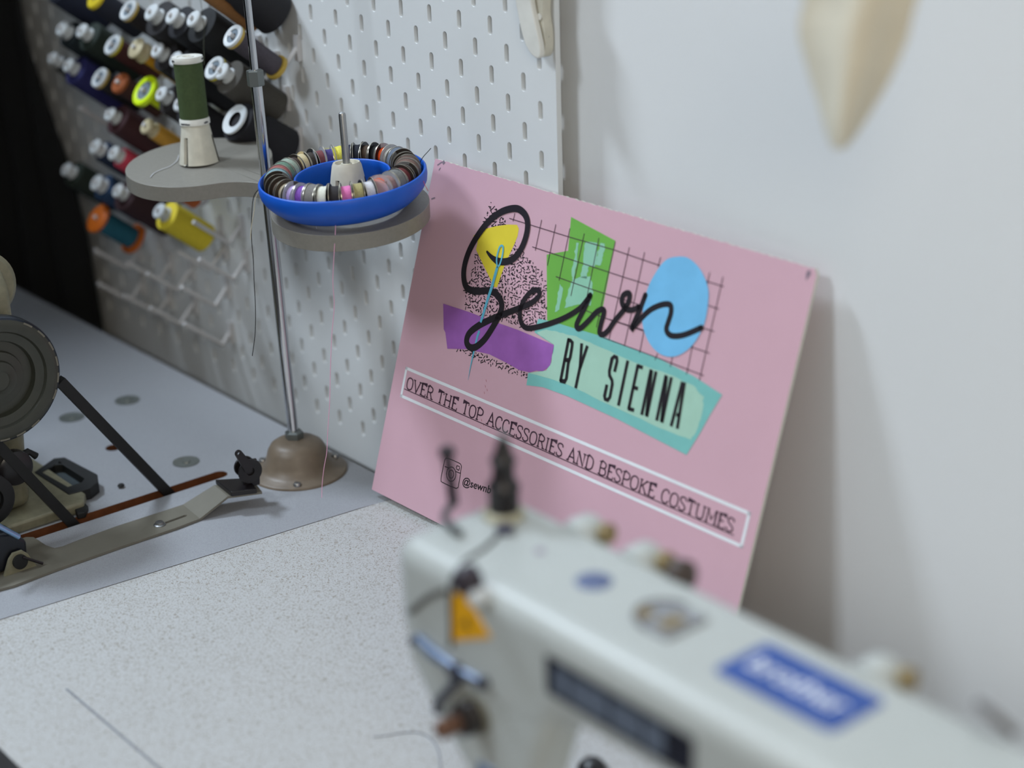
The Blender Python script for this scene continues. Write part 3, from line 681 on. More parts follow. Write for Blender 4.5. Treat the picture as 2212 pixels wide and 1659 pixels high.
# ------------------------------------------------------------------ loose threads
def thread(name, pts, r, rgb, label, k=8, n=6):
    o = MB().tube(crom(pts, k), r, n).build(name, mat('strand_%d_%d_%d' % rgb, rgb, .8), None); return tag(o, label, 'thread')
def tp(px, py, z): return hit(px, py, 2, z)
def pd(px, py, dep):
    d = ray(px, py); return CAM+d*dep
trayz = lambda px, py: (lambda q: Vector((q.x, q.y, trz(q.x, q.y)+.0008)))(hit(px, py, 2, .268))
thread('thread_end', [pd(572, 402, 1.505), pd(560, 408, 1.500), pd(548, 425, 1.50), pd(544, 460, 1.50), pd(543, 510, 1.50), pd(547, 560, 1.50), pd(549, 610, 1.50), pd(552, 670, 1.50), pd(551, 720, 1.50), pd(545, 769, 1.50)], .00035, (26, 24, 26), 'long black thread end hanging from the tray left of the pole')
thread('thread_end', [pd(568, 401, 1.503), pd(553, 425, 1.497), pd(549, 455, 1.497), pd(543, 490, 1.497), pd(541, 517, 1.497)], .00030, (196, 186, 160), 'short beige thread end hanging beside the long black one')
thread('thread_end', [pd(735, 424, 1.430), pd(733, 436, 1.418), pd(726, 470, 1.405), pd(724, 510, 1.405), pd(721, 560, 1.41), pd(719, 610, 1.42), pd(722, 660, 1.43), pd(717, 720, 1.44), pd(714, 790, 1.45), pd(712, 870, 1.46), pd(708, 930, 1.47), pd(706, 975, 1.48), pd(700, 1010, 1.49), pd(696, 1045, 1.50), pd(695, 1075, 1.505)], .00030, (226, 168, 196), 'long pale pink thread hanging from the ring front down to the table')
thread('thread_end', [pd(641, 424, 1.46), pd(652, 429, 1.445), pd(664, 445, 1.43), pd(674, 465, 1.425), pd(683, 490, 1.42), pd(690, 523, 1.42)], .00028, (196, 190, 216), 'lilac thread end curling over the front of the blue ring')
thread('thread_end', [pd(910, 357, 1.46), pd(908, 350, 1.455), pd(915, 338, 1.45), pd(924, 328, 1.45), pd(931, 320, 1.45)], .00032, (30, 30, 34), 'short dark thread end sticking up at the right of the ring')
thread('thread_end', [pd(687, 343, 1.56), pd(690, 330, 1.56), pd(703, 321, 1.555), pd(720, 322, 1.55)], .00026, (216, 206, 110), 'yellow thread loop over the yellow bobbin at the ring back')
thread('thread_end', [pd(855, 371, 1.475), pd(845, 355, 1.47), pd(850, 343, 1.475), pd(862, 341, 1.475), pd(871, 353, 1.475)], .00024, (206, 110, 100), 'fine red thread loop on the bobbins at the ring right')
thread('thread_end', [pd(870, 372, 1.46), pd(895, 377, 1.44), pd(912, 388, 1.43), pd(918, 400, 1.425), pd(925, 413, 1.425)], .00024, (226, 96, 110), 'red thread end hanging over the right end of the ring')
thread('thread_end', [pd(560, 395, 1.50), pd(575, 380, 1.495), pd(600, 374, 1.49), pd(622, 383, 1.485), pd(645, 401, 1.48)], .00026, (206, 206, 210), 'white thread lying over the bobbins at the left of the ring')
thread('thread_end', [trayz(325, 385), trayz(333, 378), trayz(350, 372), trayz(368, 367), trayz(383, 358), trayz(388, 349)], .00035, (206, 206, 210), 'white thread end lying on the tray beside the left cone')
thread('thread_end', [pd(432, -8, 1.64), pd(436, 20, 1.64), pd(441, 60, 1.64), pd(440, 100, 1.63), pd(441, 122, 1.61), pd(441, 140, 1.605)], .00025, (58, 60, 40), 'fine olive thread running up from the green reel')
thread('thread_end', [tp(806, 1592, .0004), tp(840, 1588, .0004), tp(880, 1582, .0004), tp(910, 1584, .0004), tp(935, 1600, .0004), tp(948, 1625, .0004), tp(952, 1664, .0004)], .00055, (150, 150, 156), 'grey thread strand lying on the speckled table left of the machine')
# ------------------------------------------------------------------ white industrial machine in front
AT = .237        # arm top height
def machine_two():
    root = thing('sewing_machine', (.45, -.36, 0), 'large white industrial sewing machine with blue badge in the foreground', 'sewing machine')
    # arm, head and pillar as one casting, front silhouette in x-z
    body = [(.338, AT), (.60, AT), (.83, AT+.002), (.83, .002), (.68, .002), (.68, .162), (.64, .188), (.476, .183), (.462, .1625), (.366, .1625), (.338, .180)]
    yb, yfr = -.316, -.401
    MB().prism(body, [], XZ, yfr, yb).build('arm_body', M['mach'], root, smooth=50, bevel=.012, seg=5)
    MB().prism([(.3435, .200), (.474, .188), (.460, .158), (.442, .106), (.404, .106), (.368, .138), (.3435, .166)], [], XZ, yfr+.0004, -.3700).build('head_casting', M['mach'], root, smooth=50, bevel=.008, seg=4)
    sg = mat('seam_shadow', (58, 54, 50), .8)
    gp = [(.3700, -.3460, AT+.0002), (.3790, -.3600, AT+.0002), (.3850, -.3740, AT+.0002), (.3885, -.3885, AT-.0004), (.3900, -.3975, AT-.0050), (.3905, yfr-.0002, AT-.0130), (.3900, yfr-.0004, .205), (.3885, yfr-.0004, .190)]
    MB().tube(crom(gp, 5), .0013, 8).build('face_plate_seam', sg, root)
    for xx in (.4006, .446, .604):
        MB().lathe([(.0105, -.004), (.0125, 0), (.0125, .010), (.0105, .013), (.0001, .0135)], (xx, yb-.004, AT-.0075), (0, 1, 0), 24).build('rear_boss', M['mach'], root)
        MB().lathe([(.0055, 0), (.0055, .005), (.0001, .0055)], (xx+.0118, yb+.0035, AT-.0015), (1, .15, .25), 16).build('boss_screw', M['tan'], root)
    MB().lathe([(.0072, 0), (.0085, .0015), (.0085, .008), (.006, .0100), (.0001, .0102)], (.4700, yb+.001, AT-.003), (1, 0, .2), 20).build('rear_knob', mat('knob_brown', (70, 58, 52), .4), root)
    MB().lathe([(.010, 0), (.011, .001), (.011, .004), (.0001, .005)], (.668, yb-.001, AT+.0015), (.2, .6, .6), 20).build('rear_plug', mat('dull_plug', (96, 92, 92), .6), root)
    # top details
    MB().lathe([(.0001, .0008), (.0088, .0008), (.0098, .0002), (.0098, 0)], (.4516, -.3552, AT), (0, 0, 1), 28).build('oil_plug', M['bluegrey'], root)
    MB().lathe([(.0030, 0), (.0028, .0006), (.0001, .0006)], (.3954+.012, -.3536, AT), (0, 0, 1), 16).build('oil_plug', mat('mauve_plug', (150, 140, 156), .5), root)
    dl = [(.520, -.3415), (.520, -.3705)]+[(.506+.0170*math.cos(math.radians(a)), -.3560+.0146*math.sin(math.radians(a))) for a in range(265, 94, -12)]
    MB().prism(dl, [], XY, AT-.001, AT+.0022).build('oil_window', mat('window_grey', (136, 138, 142), .25), root, smooth=30, bevel=.0006)
    MB().tube([(q[0], q[1], AT+.0022) for q in dl[2:]], .0011, 8).build('window_rim', mat('rim_dark', (90, 84, 88), .4), root)
    MB().box(.508, -.3655, AT+.0022, .5155, -.352, AT+.0030).build('window_tab', M['tan'], root, smooth=0)
    MB().box(.492, -.3660, AT+.0022, .500, -.358, AT+.0030).build('window_tab', M['tan'], root, smooth=0)
    # badge
    qd = [hit(1552, 1455, 2, AT), hit(1672, 1392, 2, AT), hit(1905, 1512, 2, AT), hit(1775, 1582, 2, AT)]
    cx = sum(v.x for v in qd)/4; cy = sum(v.y for v in qd)/4
    bw, bh = .0720, .0375
    bd = MB().prism(rrect(cx-bw/2, cy-bh/2, cx+bw/2, cy+bh/2, .004), [], XY, AT-.0005, AT+.0008).build('badge', M['machblue'], root, smooth=0)
    text_on('badge_lettering', 'brother', lambda x, y: Vector((cx-.0280+x, cy-.0055+y*1.05, AT+.0010)), .056, mat('badge_white', (226, 230, 238), .4), bd, bold=.012)
    # front model plate
    ya = yfr-.0006
    pl = [hit(1180, 1412, 1, ya), hit(1500, 1655, 1, ya)]
    x0, x1, z0, z1 = .4665, .5690, .1975, .2195
    mp = MB().prism(rrect(x0, z0, x1, z1, .002), [], lambda u, v, h: Vector((u, h, v)), ya, yfr+.001).build('model_plate', M['plateblk'], root, smooth=0)
    pan = MB(); 
    for a, b in ((.4735, .4835), (.4855, .512), (.5145, .5350), (.5370, .5505)): pan.box(a, ya-.0003, z0+.0035, b, ya, z1-.0040)
    pan.build('plate_panel', mat('plate_slate', (104, 114, 130), .35, .2), mp, smooth=0)
    # caution sticker: tall triangle with a small dark figure
    tz = [hit(978, 1283, 1, ya), hit(974, 1385, 1, ya), hit(1060, 1378, 1, ya), hit(1000, 1278, 1, ya)]
    st = MB().prism([(v.x, v.z) for v in tz], [], lambda u, v, h: Vector((u, h, v)), ya, yfr).build('caution_sticker', M['yellow'], root, smooth=0)
    c = hit(1006, 1345, 1, ya-.0003)
    MB().prism([(c.x-.004, c.z-.003), (c.x+.004, c.z-.003), (c.x+.001, c.z+.004)], [], lambda u, v, h: Vector((u, h, v)), ya-.0003, ya).build('sticker_figure', mat('sticker_brown', (120, 92, 10), .6), st, smooth=0)
    c = hit(1018, 1250, 1, ya)
    MB().lathe([(.0075, -.002), (.0075, .006), (.0060, .008), (.0001, .008)], (c.x, ya, c.z), (0, -1, 0), 24).build('thread_guide', mat('guide_dark', (48, 40, 50), .4), root)
    c = hit(1020, 1296, 1, ya-.006)
    MB().lathe([(.0048, -.004), (.0048, .004), (.003, .006), (.0001, .006)], (c.x, ya-.001, c.z), (0, -1, 0), 20).build('guide_screw', M['capwhite'], root)
    # take-up slot cover and diagonal guide bar
    g1, g2, g3 = hit(886, 1322, 1, ya), hit(925, 1290, 1, ya), hit(962, 1275, 1, ya)
    MB().tube(crom([(v.x, ya, v.z) for v in (g1, g2, g3)], 6), .0017, 8).build('thread_wire', mat('wire_grey', (110, 108, 104), .4, .6), root)
    g = [hit(905, 1376, 1, ya), hit(940, 1410, 1, ya), hit(990, 1445, 1, ya), hit(1055, 1478, 1, ya)]
    MB().tube([(v.x, ya-.001, v.z) for v in g], [.0030, .0042, .0026, .0022], 10).build('thread_guide_bar', mat('guide_blue_steel', (112, 126, 150), .3, .5), root)
    for px, py, r in ((907, 1378, .0024), (994, 1446, .0040), (1050, 1472, .0030)):
        v = hit(px, py, 1, ya); MB().lathe([(r, -.002), (r, .004), (.0001, .0046)], (v.x, ya-.002, v.z), (0, -1, 0), 18).build('guide_bolt', mat('bolt_slate', (60, 62, 76), .4, .3), root)
    a1 = [hit(1000, 1465, 1, ya), hit(975, 1490, 1, ya), hit(955, 1515, 1, ya), hit(955, 1535, 1, ya)]
    MB().tube(crom([(v.x, ya-.003, v.z) for v in a1], 5), .0026, 8).build('check_spring', mat('bolt_slate', (60, 62, 76), .4, .3), root)
    # tension assembly
    v = hit(1010, 1545, 1, ya-.004)
    MB().lathe([(.0085, -.004), (.0095, 0), (.0095, .004), (.0085, .006), (.0092, .0075), (.0092, .0105), (.0070, .012), (.0001, .0125)], (v.x+.002, ya, v.z), (0, -1, 0), 28).build('tension_dial', mat('tension_black', (42, 36, 34), .35), root)
    MB().lathe([(.0048, 0), (.0052, .002), (.0052, .012), (.0030, .014), (.0001, .014)], (v.x+.002, ya-.012, v.z), (0, -1, 0), 20).build('tension_nut', mat('tension_brass', (126, 92, 74), .35, .6), root)
    MB().lathe([(.0115, -.001), (.0115, .001), (.0001, .001)], (v.x+.002, ya-.001, v.z), (0, -1, 0), 28).build('tension_plate', mat('olive_disc', (120, 116, 100), .4), root)
    # lower head: presser bar, needle bar, guard
    MB().tube([(.412, -.372, .115), (.412, -.372, .012)], .0042, 16).build('presser_bar', M['steel'], root)
    MB().tube([(.421, -.385, .115), (.421, -.385, .055)], .0036, 16).build('needle_bar', M['steel'], root)
    MB().tube([(.421, -.385, .055), (.421, -.385, .012)], .0008, 8).build('needle', M['steel'], root)
    MB().box(.404, -.405, .004, .420, -.366, .0065).build('presser_foot', M['steel'], root, smooth=0)
    MB().box(.406, -.402, .104, .430, -.384, .128).build('bar_guide', mat('guide_blue_steel', (112, 126, 150), .3, .5), root, smooth=30, bevel=.002)
    MB().prism(rrect(.30, -.446, .83, -.268, .012), [], XY, .0002, .0032).build('bed', mat('bed_grey', (196, 196, 192), .4), root, smooth=30, bevel=.001)
    # pre-tension post and guide pin on top
    b = Vector((.3615, -.3405, AT-.0008))
    MB().lathe([(.0095, 0), (.0115, .0008), (.0115, .0040), (.0088, .0052), (.0001, .0052)], b, (0, 0, 1), 28).build('post_seat', mat('seat_tan', (176, 170, 146), .5), root)
    tilt = Vector((.03, 0, 1))
    MB().lathe([(.0084, .004), (.0086, .006), (.0086, .0175), (.0092, .0185), (.0092, .0200), (.0080, .0215), (.0064, .0240), (.0060, .0305), (.0062, .0325), (.0072, .0340), (.0074, .0355), (.0062, .0370), (.0048, .0405), (.0036, .0455), (.0024, .0480), (.0001, .0485)], b, tilt, 28).build('pretension_post', M['brownblack'], root)
    MB().tube([b+Vector((.0014, 0, .048)), b+Vector((.0016, 0, .0520))], .0020, 12).build('post_tip', M['steel'], root)
    MB().lathe([(.0050, 0), (.0050, .003), (.0001, .0035)], (.3775, -.3530, AT+.0005), (0, 0, 1), 20).build('top_screw', mat('screw_slate', (92, 92, 106), .4, .4), root)
    p = Vector((.3325, -.3530, AT+.001))
    MB().lathe([(.0030, 0), (.0030, .024), (.0029, .0280), (.0046, .0300), (.0048, .0320), (.0038, .0345), (.0001, .0348)], p, (-.10, -.02, 1), 18).build('guide_pin', mat('pin_dark', (40, 28, 38), .4), root)
    MB().tube(crom([p+Vector((0, 0, .001)), p+Vector((.008, -.012, .0016)), p+Vector((.020, -.020, .0020)), p+Vector((.034, -.022, .0018))], 5), .0022, 8).build('thread_plate', mat('plate_mid_grey', (84, 86, 86), .35, .5), root)
    # stitch lever
    MB().lathe([(.0080, 0), (.010, .003), (.010, .012), (.006, .016), (.0001, .017)], hit(1290, 1678, 2, .02), (.2, -.6, .7), 24).build('knee_lift_knob', M['blackp'], root)
machine_two()
a = hit(1130, 1652, 2, .0045); 
thread('thread_end', [hit(1126, 1642, 2, .0045), hit(1160, 1641, 2, .0045), hit(1190, 1652, 2, .0045), hit(1215, 1672, 2, .0045)], .0009, (150, 104, 92), 'brown thread end lying on the machine bed under the white arm')

# ------------------------------------------------------------------ grey machine on the left table
WX = -.2555; WC = Vector((WX, -.3670, .1478))
def machine_one():
    root = thing('sewing_machine', (-.45, -.37, 0), 'old cream industrial sewing machine with olive handwheel at the left edge', 'sewing machine')
    # base plate
    MB().prism([(-.70, -.452), (-.2765, -.452), (-.2755, -.300), (-.292, -.290), (-.70, -.290)], [], XY, .0002, .010).build('bed_plate', M['cream'], root, smooth=30, bevel=.0022)
    # pillar and arm
    col = [(-.425, .010), (-.300, .010), (-.296, .05), (-.290, .085), (-.281, .098), (-.280, .215), (-.292, .232), (-.330, .240), (-.75, .240), (-.75, .180), (-.44, .178), (-.428, .165)]
    MB().prism(col, [], XZ, -.415, -.336).build('arm_body', M['cream'], root, smooth=40, bevel=.012, seg=4)
    # motor side top cover seen above the wheel
    c0 = hit(0, 655, 0, -.30)
    MB().lathe([(.030, 0), (.031, .002), (.031, .014), (.027, .018), (.0001, .018)], (-.318, -.352, .2130), (1, 0, 0), 40).build('end_cover', M['cream'], root)
    # handwheel
    R = .0535; w = MB()
    w.lathe([(.0001, .000), (.008, .000), (.010, -.0015), (.0155, -.0020), (.0165, -.0045), (.0230, -.0055), (.0240, -.0085), (.0315, -.0090), (.0330, -.0045), (.0400, -.0030), (.0415, -.0005), (.0470, .0010), (.0495, .0004), (.0515, -.0002)], WC, (1, 0, 0), 72, 0, False)
    w.lathe([(.0515, -.0002), (.0530, -.0010), (.0537, -.0030), (.0537, -.0110), (.0520, -.0140), (.040, -.0150), (.0001, -.0150)], WC, (1, 0, 0), 72, 1, False)
    wo = w.build('handwheel', [M['wheel'], M['wheelrim']], root, smooth=35)
    dk = MB()
    for k in range(22):
        t = 2*PI*k/22
        if k % 5 == 4: continue
        for j in range(3):
            a0 = t+j*.055; a1 = a0+.055
            pts = [WC+Vector((.0004+r*0, math.cos(a)*rr, math.sin(a)*rr)) for a, rr, r in ((a0, .0503, 0), (a1, .0503, 0), (a1, .0518, 0), (a0, .0518, 0))]
            dk.add(pts, [(0, 1, 2, 3)])
    tag(dk.build('worn_scale_dashes', mat('scale_dash', (112, 108, 96), .5), wo, smooth=0, fixn=False), None, kind='stuff')
    MB().lathe([(.038, 0), (.034, .003), (.034, .006), (.038, .009)], WC+Vector((-.0250, 0, 0)), (1, 0, 0), 48).build('belt_pulley', M['cream'], wo)
    # belt: two straight runs down through the slot
    bx = -.2655
    a0 = hit(128, 822, 0, bx); a1 = hit(372, 1074, 0, bx); b0 = hit(-20, 946, 0, bx); b1 = hit(163, 1138, 0, bx)
    belt = MB()
    for p, q in ((a0, a1), (b0, b1)):
        p = Vector(p); q = Vector(q); d = (q-p).normalized(); q2 = q+d*.05; nn = Vector((0, -d.z, d.y))*.0045
        x = Vector((.0042, 0, 0))
        vs = [p-nn-x, p+nn-x, p+nn+x, p-nn+x, q2-nn-x*.8, q2+nn-x*.8, q2+nn+x*.8, q2-nn+x*.8]
        o = MB().add(vs, [(0, 3, 2, 1), (4, 5, 6, 7), (0, 1, 5, 4), (1, 2, 6, 5), (2, 3, 7, 6), (3, 0, 4, 7)]).build('drive_belt', M['black'], root, smooth=0)
    # knee / hinge block below the wheel
    v = hit(32, 1010, 0, -.268)
    MB().lathe([(.0140, 0), (.0150, .002), (.0150, .010), (.012, .012), (.0001, .012)], (-.275, v.y, v.z), (1, 0, 0), 28).build('black_knob', M['blackp'], root)
    for px, py in ((62, 985), (70, 975)):
        pass
    h = hit(70, 972, 0, -.285); 
    MB().tube([(-.284, h.y-.03, h.z-.006), (-.284, h.y-.004, h.z), (-.284, h.y+.002, h.z-.006)], .0032, 10).build('rubber_gasket', M['black'], root)
machine_one()
def winder():
    root = thing('bobbin_winder', (-.22, -.33, 0), 'grey bobbin winder bracket with black winder and tension post beside the belt slot', 'bobbin winder')
    zt = .0025
    px = [(0, 1272), (30, 1264), (120, 1230), (250, 1184), (380, 1140), (432, 1120), (395, 1090), (250, 1137), (165, 1168), (135, 1180), (118, 1184), (100, 1178), (72, 1160), (56, 1160), (40, 1165), (0, 1180), (-120, 1225), (-120, 1312)]
    pts = [tuple(hit(x, y, 2, zt).xy) for x, y in px]
    s0 = hit(345, 1134, 2, zt); s1 = hit(400, 1114, 2, zt); d = (s1-s0).normalized(); n = Vector((-d.y, d.x, 0))*.0018
    slot = [tuple((s0+n).xy), tuple((s1+n).xy), tuple((s1+d*.002).xy), tuple((s1-n).xy), tuple((s0-n).xy), tuple((s0-d*.002).xy)]
    fl = MB().prism(pts, [slot], XY, .0004, zt).build('bracket', M['plate'], root, smooth=0)
    MB().lathe([(.0052, zt), (.0052, zt+.0006), (.0036, zt+.0012), (.0034, zt+.003), (.0001, zt+.0032)], (s0.x, s0.y, 0), (0, 0, 1), 20).build('clamp_screw', M['steel'], root)
    # ramp up to the raised tab
    A, B = hit(432, 1120, 2, zt), hit(395, 1090, 2, zt); zt2 = .0165
    C, D = hit(492, 1072, 2, zt2), hit(462, 1048, 2, zt2); E_, F_ = hit(566, 1062, 2, zt2), hit(545, 1035, 2, zt2)
    t = Vector((0, 0, -.0022)); r = MB()
    for p, q, s, u in ((A, B, D, C), (C, D, F_, E_)):
        vs = [p, q, s, u, p+t, q+t, s+t, u+t]; r.add(vs, [(0, 1, 2, 3), (7, 6, 5, 4), (0, 4, 5, 1), (1, 5, 6, 2), (2, 6, 7, 3), (3, 7, 4, 0)])
    r.build('raised_tab', M['plate'], root, smooth=0)
    # tension post on the tab
    P0 = hit(512, 1058, 2, zt2); 
    q = [hit(466, 1046, 2, zt2+.0004), hit(500, 1073, 2, zt2+.0004), hit(556, 1066, 2, zt2+.0004), hit(536, 1042, 2, zt2+.0004)]
    MB().prism([tuple(v.xy) for v in q], [], XY, zt2+.0004, zt2+.0050).build('tension_foot', M['blackp'], root, smooth=0, bevel=.0008)
    cx, cy = hit(548, 1052, 2, zt2).xy
    up = MB().prism([(cy-.010, zt2+.001), (cy+.006, zt2+.001), (cy+.007, zt2+.012), (cy+.005, zt2+.026), (cy-.007, zt2+.028), (cy-.010, zt2+.018)], [], lambda u, v, h: Vector((h, u, v)), cx-.0012, cx+.0012)
    up.build('tension_upright', M['blackp'], root, smooth=0, bevel=.0006)
    wc = hit(537, 1015, 0, cx); ax = Vector((1, -.15, 0)).normalized()
    MB().lathe([(.0105, .0040), (.0112, .0050), (.0108, .0064), (.0040, .0058), (.0040, -.0020), (.0001, -.002)], Vector(wc)-ax*.002, ax, 32).build('tension_disc', M['blackp'], root)
    MB().lathe([(.0090, -.0090), (.0096, -.0080), (.0090, -.0066), (.0030, -.0066)], Vector(wc)-ax*.002, ax, 32).build('tension_disc', M['blackp'], root)
    MB().tube([Vector(wc)-ax*(.0080-i*.0011)+Vector((0, math.cos(i*1.4), math.sin(i*1.4)))*.0060 for i in range(9)], .0007, 6).build('tension_spring', mat('spring_brass', (170, 140, 100), .3, .8), root)
    l0 = hit(537, 1012, 0, cx+.0030); l1 = hit(514, 979, 0, cx+.0030)
    lv = MB(); dd = (l1-l0).normalized(); nn = Vector((0, -dd.z, dd.y)); pts = []
    L = (l1-l0).length; k = 14; pl = []
    for i in range(k+1):
        a_ = -PI/2+PI*i/k; pl.append((L+.0033*math.cos(a_), .0033*math.sin(a_)))
    pl += [(0, .0046), (-.004, 0), (0, -.0046)]
    hl = [(L+.0013*math.cos(2*PI*i/12), .0013*math.sin(2*PI*i/12)) for i in range(12)]
    lv.prism(pl, [hl], lambda u, v, h: l0+dd*u+nn*v+Vector((h, 0, 0)), 0, .0016).build('thread_lever', M['blackp'], root, smooth=0)
    # winder unit near the left edge
    z0 = zt
    wv = hit(-8, 1095, 0, -.222)
    MB().lathe([(.004, -.006), (.0195, -.006), (.0225, -.004), (.0225, .004), (.0195, .006), (.012, .006), (.011, .003), (.004, .003)], (-.240, wv.y, wv.z), (1, 0, 0), 44).build('friction_wheel', M['black'], root)
    MB().lathe([(.0035, 0), (.0035, .010), (.0001, .011)], (-.238, wv.y, wv.z), (1, 0, 0), 16).build('wheel_axle', mat('dull_axle', (84, 84, 86), .4, .6), root)
    hx = [(-.450, .004), (-.392, .004), (-.383, .010), (-.382, .024), (-.392, .036), (-.450, .046)]
    MB().prism(hx, [], lambda u, v, h: Vector((h, u, v)), -.234, -.211).build('winder_housing', mat('winder_black', (20, 22, 30), .3), root, smooth=30, bevel=.003)
    s = hit(40, 1160, 0, -.204); s2 = hit(-30, 1122, 0, -.204)
    MB().tube([s2, s], .0026, 14).build('winder_spindle', mat('spindle_blue_chrome', (140, 170, 205), .12, 1), root)
    e = hit(43, 1213, 0, -.205)
    MB().prism([(e.y-.014, zt), (e.y+.014, zt), (e.y+.008, e.z+.004), (e.y+.004, e.z+.008), (e.y-.004, e.z+.008), (e.y-.008, e.z+.004)], [], lambda u, v, h: Vector((h, u, v)), -.209, -.206).build('bearing_lug', M['cream'], root, smooth=0)
    MB().lathe([(.0062, 0), (.0062, .003), (.0001, .003)], (-.206, e.y, e.z), (1, 0, 0), 20).build('bearing_pin', M['black'], root)
    MB().tube([(-.203, e.y+.002, e.z+.004), (-.203, e.y+.018, zt+.0018)], .0012, 8).build('return_spring', M['blackp'], root)
winder()
# black frame lying behind the left machine
fo = [tuple(hit(x, y, 2, .006).xy) for x, y in ((76, 1030), (118, 1000), (140, 998), (212, 1036), (214, 1052), (196, 1066), (150, 1078))]
fi = [tuple(hit(x, y, 2, .006).xy) for x, y in ((92, 1030), (120, 1014), (136, 1013), (184, 1044), (178, 1052), (148, 1062))]
fr_ = MB().prism(fo, [fi], XY, .0004, .0110).build('plastic_tray', M['black'], None, smooth=30, bevel=.0012)
MB().prism(fi, [], XY, .0004, .0030).build('tray_floor', mat('smoky_panel', (74, 82, 86), .25), fr_, smooth=0)
tag(fr_, 'small black open-topped plastic tray lying behind the old cream machine', 'tray')
b_ = MB().prism([tuple(hit(x, y, 2, .006).xy) for x, y in ((150, 1078), (172, 1074), (190, 1092), (184, 1106), (166, 1110), (160, 1096))], [], XY, .0004, .006).build('rubber_pad', M['black'], None, smooth=30, bevel=.001)
tag(b_, 'small black rubber pad between the black tray and the belt slot', 'pad')
l_ = MB().lathe([(.0001, .0006), (.0022, .0010), (.0034, .0018), (.0022, .0034), (.0001, .0038)], hit(262, 1053, 2, 0), (0, 0, 1), 10).build('lint_scrap', M['black'], None); tag(l_, 'tiny black lint scrap on the grey table near the belt slot', 'lint')

# ------------------------------------------------------------------ reels on peg hooks
HA = math.radians(39); PD = Vector((0, -math.cos(HA), math.sin(HA)))
hookmat = mat('hook_white', (206, 204, 204), .45)
NH = 0
def hook(E, L, label):
    """white peg hook: short leg from the board down to elbow E, long peg rising outwards"""
    root = thing('peg_hook', (E.x, -.002, E.z+.012), label, 'peg hook', 'white peg hooks on the pegboard')
    MB().tube([E, E+PD*L], .0023, 8).build('peg', hookmat, root)
    W_ = Vector((E.x, -.0035, E.z+(-E.y)*.85)); MB().tube([W_, E], .0023, 8).build('bracket_leg', hookmat, root)
    MB().box(E.x-.0035, -.0045, W_.z-.012, E.x+.0035, -.0005, W_.z+.012).build('back_plate', hookmat, root, smooth=0)
reelproto = {}
def reel(px, py, r, L, rgb, cap, label, yt=-.070, rc=None, nose=.5, capcol=None, ins=None, tail=None):
    """px,py: centre of the outer end; cap kinds: tube, ring, ringg, cone, plain"""
    T = hit(px, py, 1, yt); d = -PD; rc = rc or r+.001; L *= .80
    root = thing('thread_reel', T, label, 'thread reel')
    tm = mat('reel_%d_%d_%d' % rgb, rgb, .8, var=.12, scale=500)
    cm = capcol or M['capwhite']
    s = .003 if cap != 'tube' else .010
    r2 = r*1.25 if cap == 'cone' else r
    MB().lathe([(r*.75, s), (r, s+.0012), (r+.0002, s+L*.4), ((r+r2)/2, s+L*.5), (r2, s+L-.0012), (r2*.8, s+L)], T, d, 28).build('thread', tm, root)
    if cap == 'tube':
        MB().lathe([(.0030, -.001), (rc*.86, -.001), (rc, .0002), (rc, .0020), (rc*.72, .0034), (rc*.72, .0070), (rc*.95, .0085), (rc*.95, .0125), (.003, .0125)], T, d, 24).build('white_cap', cm, root)
    elif cap in ('ring', 'ringg'):
        MB().lathe([(rc*.62, -.0006), (rc*.70, -.0012), (rc*.96, -.0012), (rc, -.0006), (rc, .0012)], T, d, 32, 0, False).build('white_cap', cm, root)
        MB().lathe([(rc*.66, -.0001), (.0032, .0004)], T, d, 32, 0, False).build('cap_paper', mat('cap_paper', (112, 124, 134), .6), root)
        MB().lathe([(rc, .0012), (rc+.0002, .0030), (rc*.98, .0042), (r*.8, .0046)], T, d, 32, 0, False).build('cap_band', ins or mat('gold_band', (190, 160, 70), .4), root)
    elif cap == 'cone':
        MB().lathe([(rc*.52, 0), (rc, -.0010), (rc*1.02, .0010), (rc*.8, .003)], T, d, 32, 0, False).build('cone_lip', cm, root)
    elif cap == 'plain':
        MB().lathe([(.0030, -.0012), (rc*.9, -.0012), (rc, 0), (rc, .003), (r*.8, .0034)], T, d, 28, 0, False).build('end_cap', cm, root)
    if tail:
        MB().lathe([(r*.8, s+L-.0005), (rc*1.05, s+L), (rc*1.05, s+L+.0035), (r*.7, s+L+.004)], T, d, 28).build('end_cap', tail, root)
    LT = s+L+.008
    E = T+d*LT
    if E.y > -.012: E = T+d*((-.012-T.y)/d.y)
    hook(E, (E-T).length+(.004 if cap != 'cone' else -.01), 'white peg hook holding the '+label.split(' thread reel')[0].split(' reel')[0]+' reel')
gold = mat('gold_band', (190, 160, 70), .4); yel = mat('yellow_band', (200, 186, 30), .4); org = mat('orange_cap', (206, 104, 26), .45)
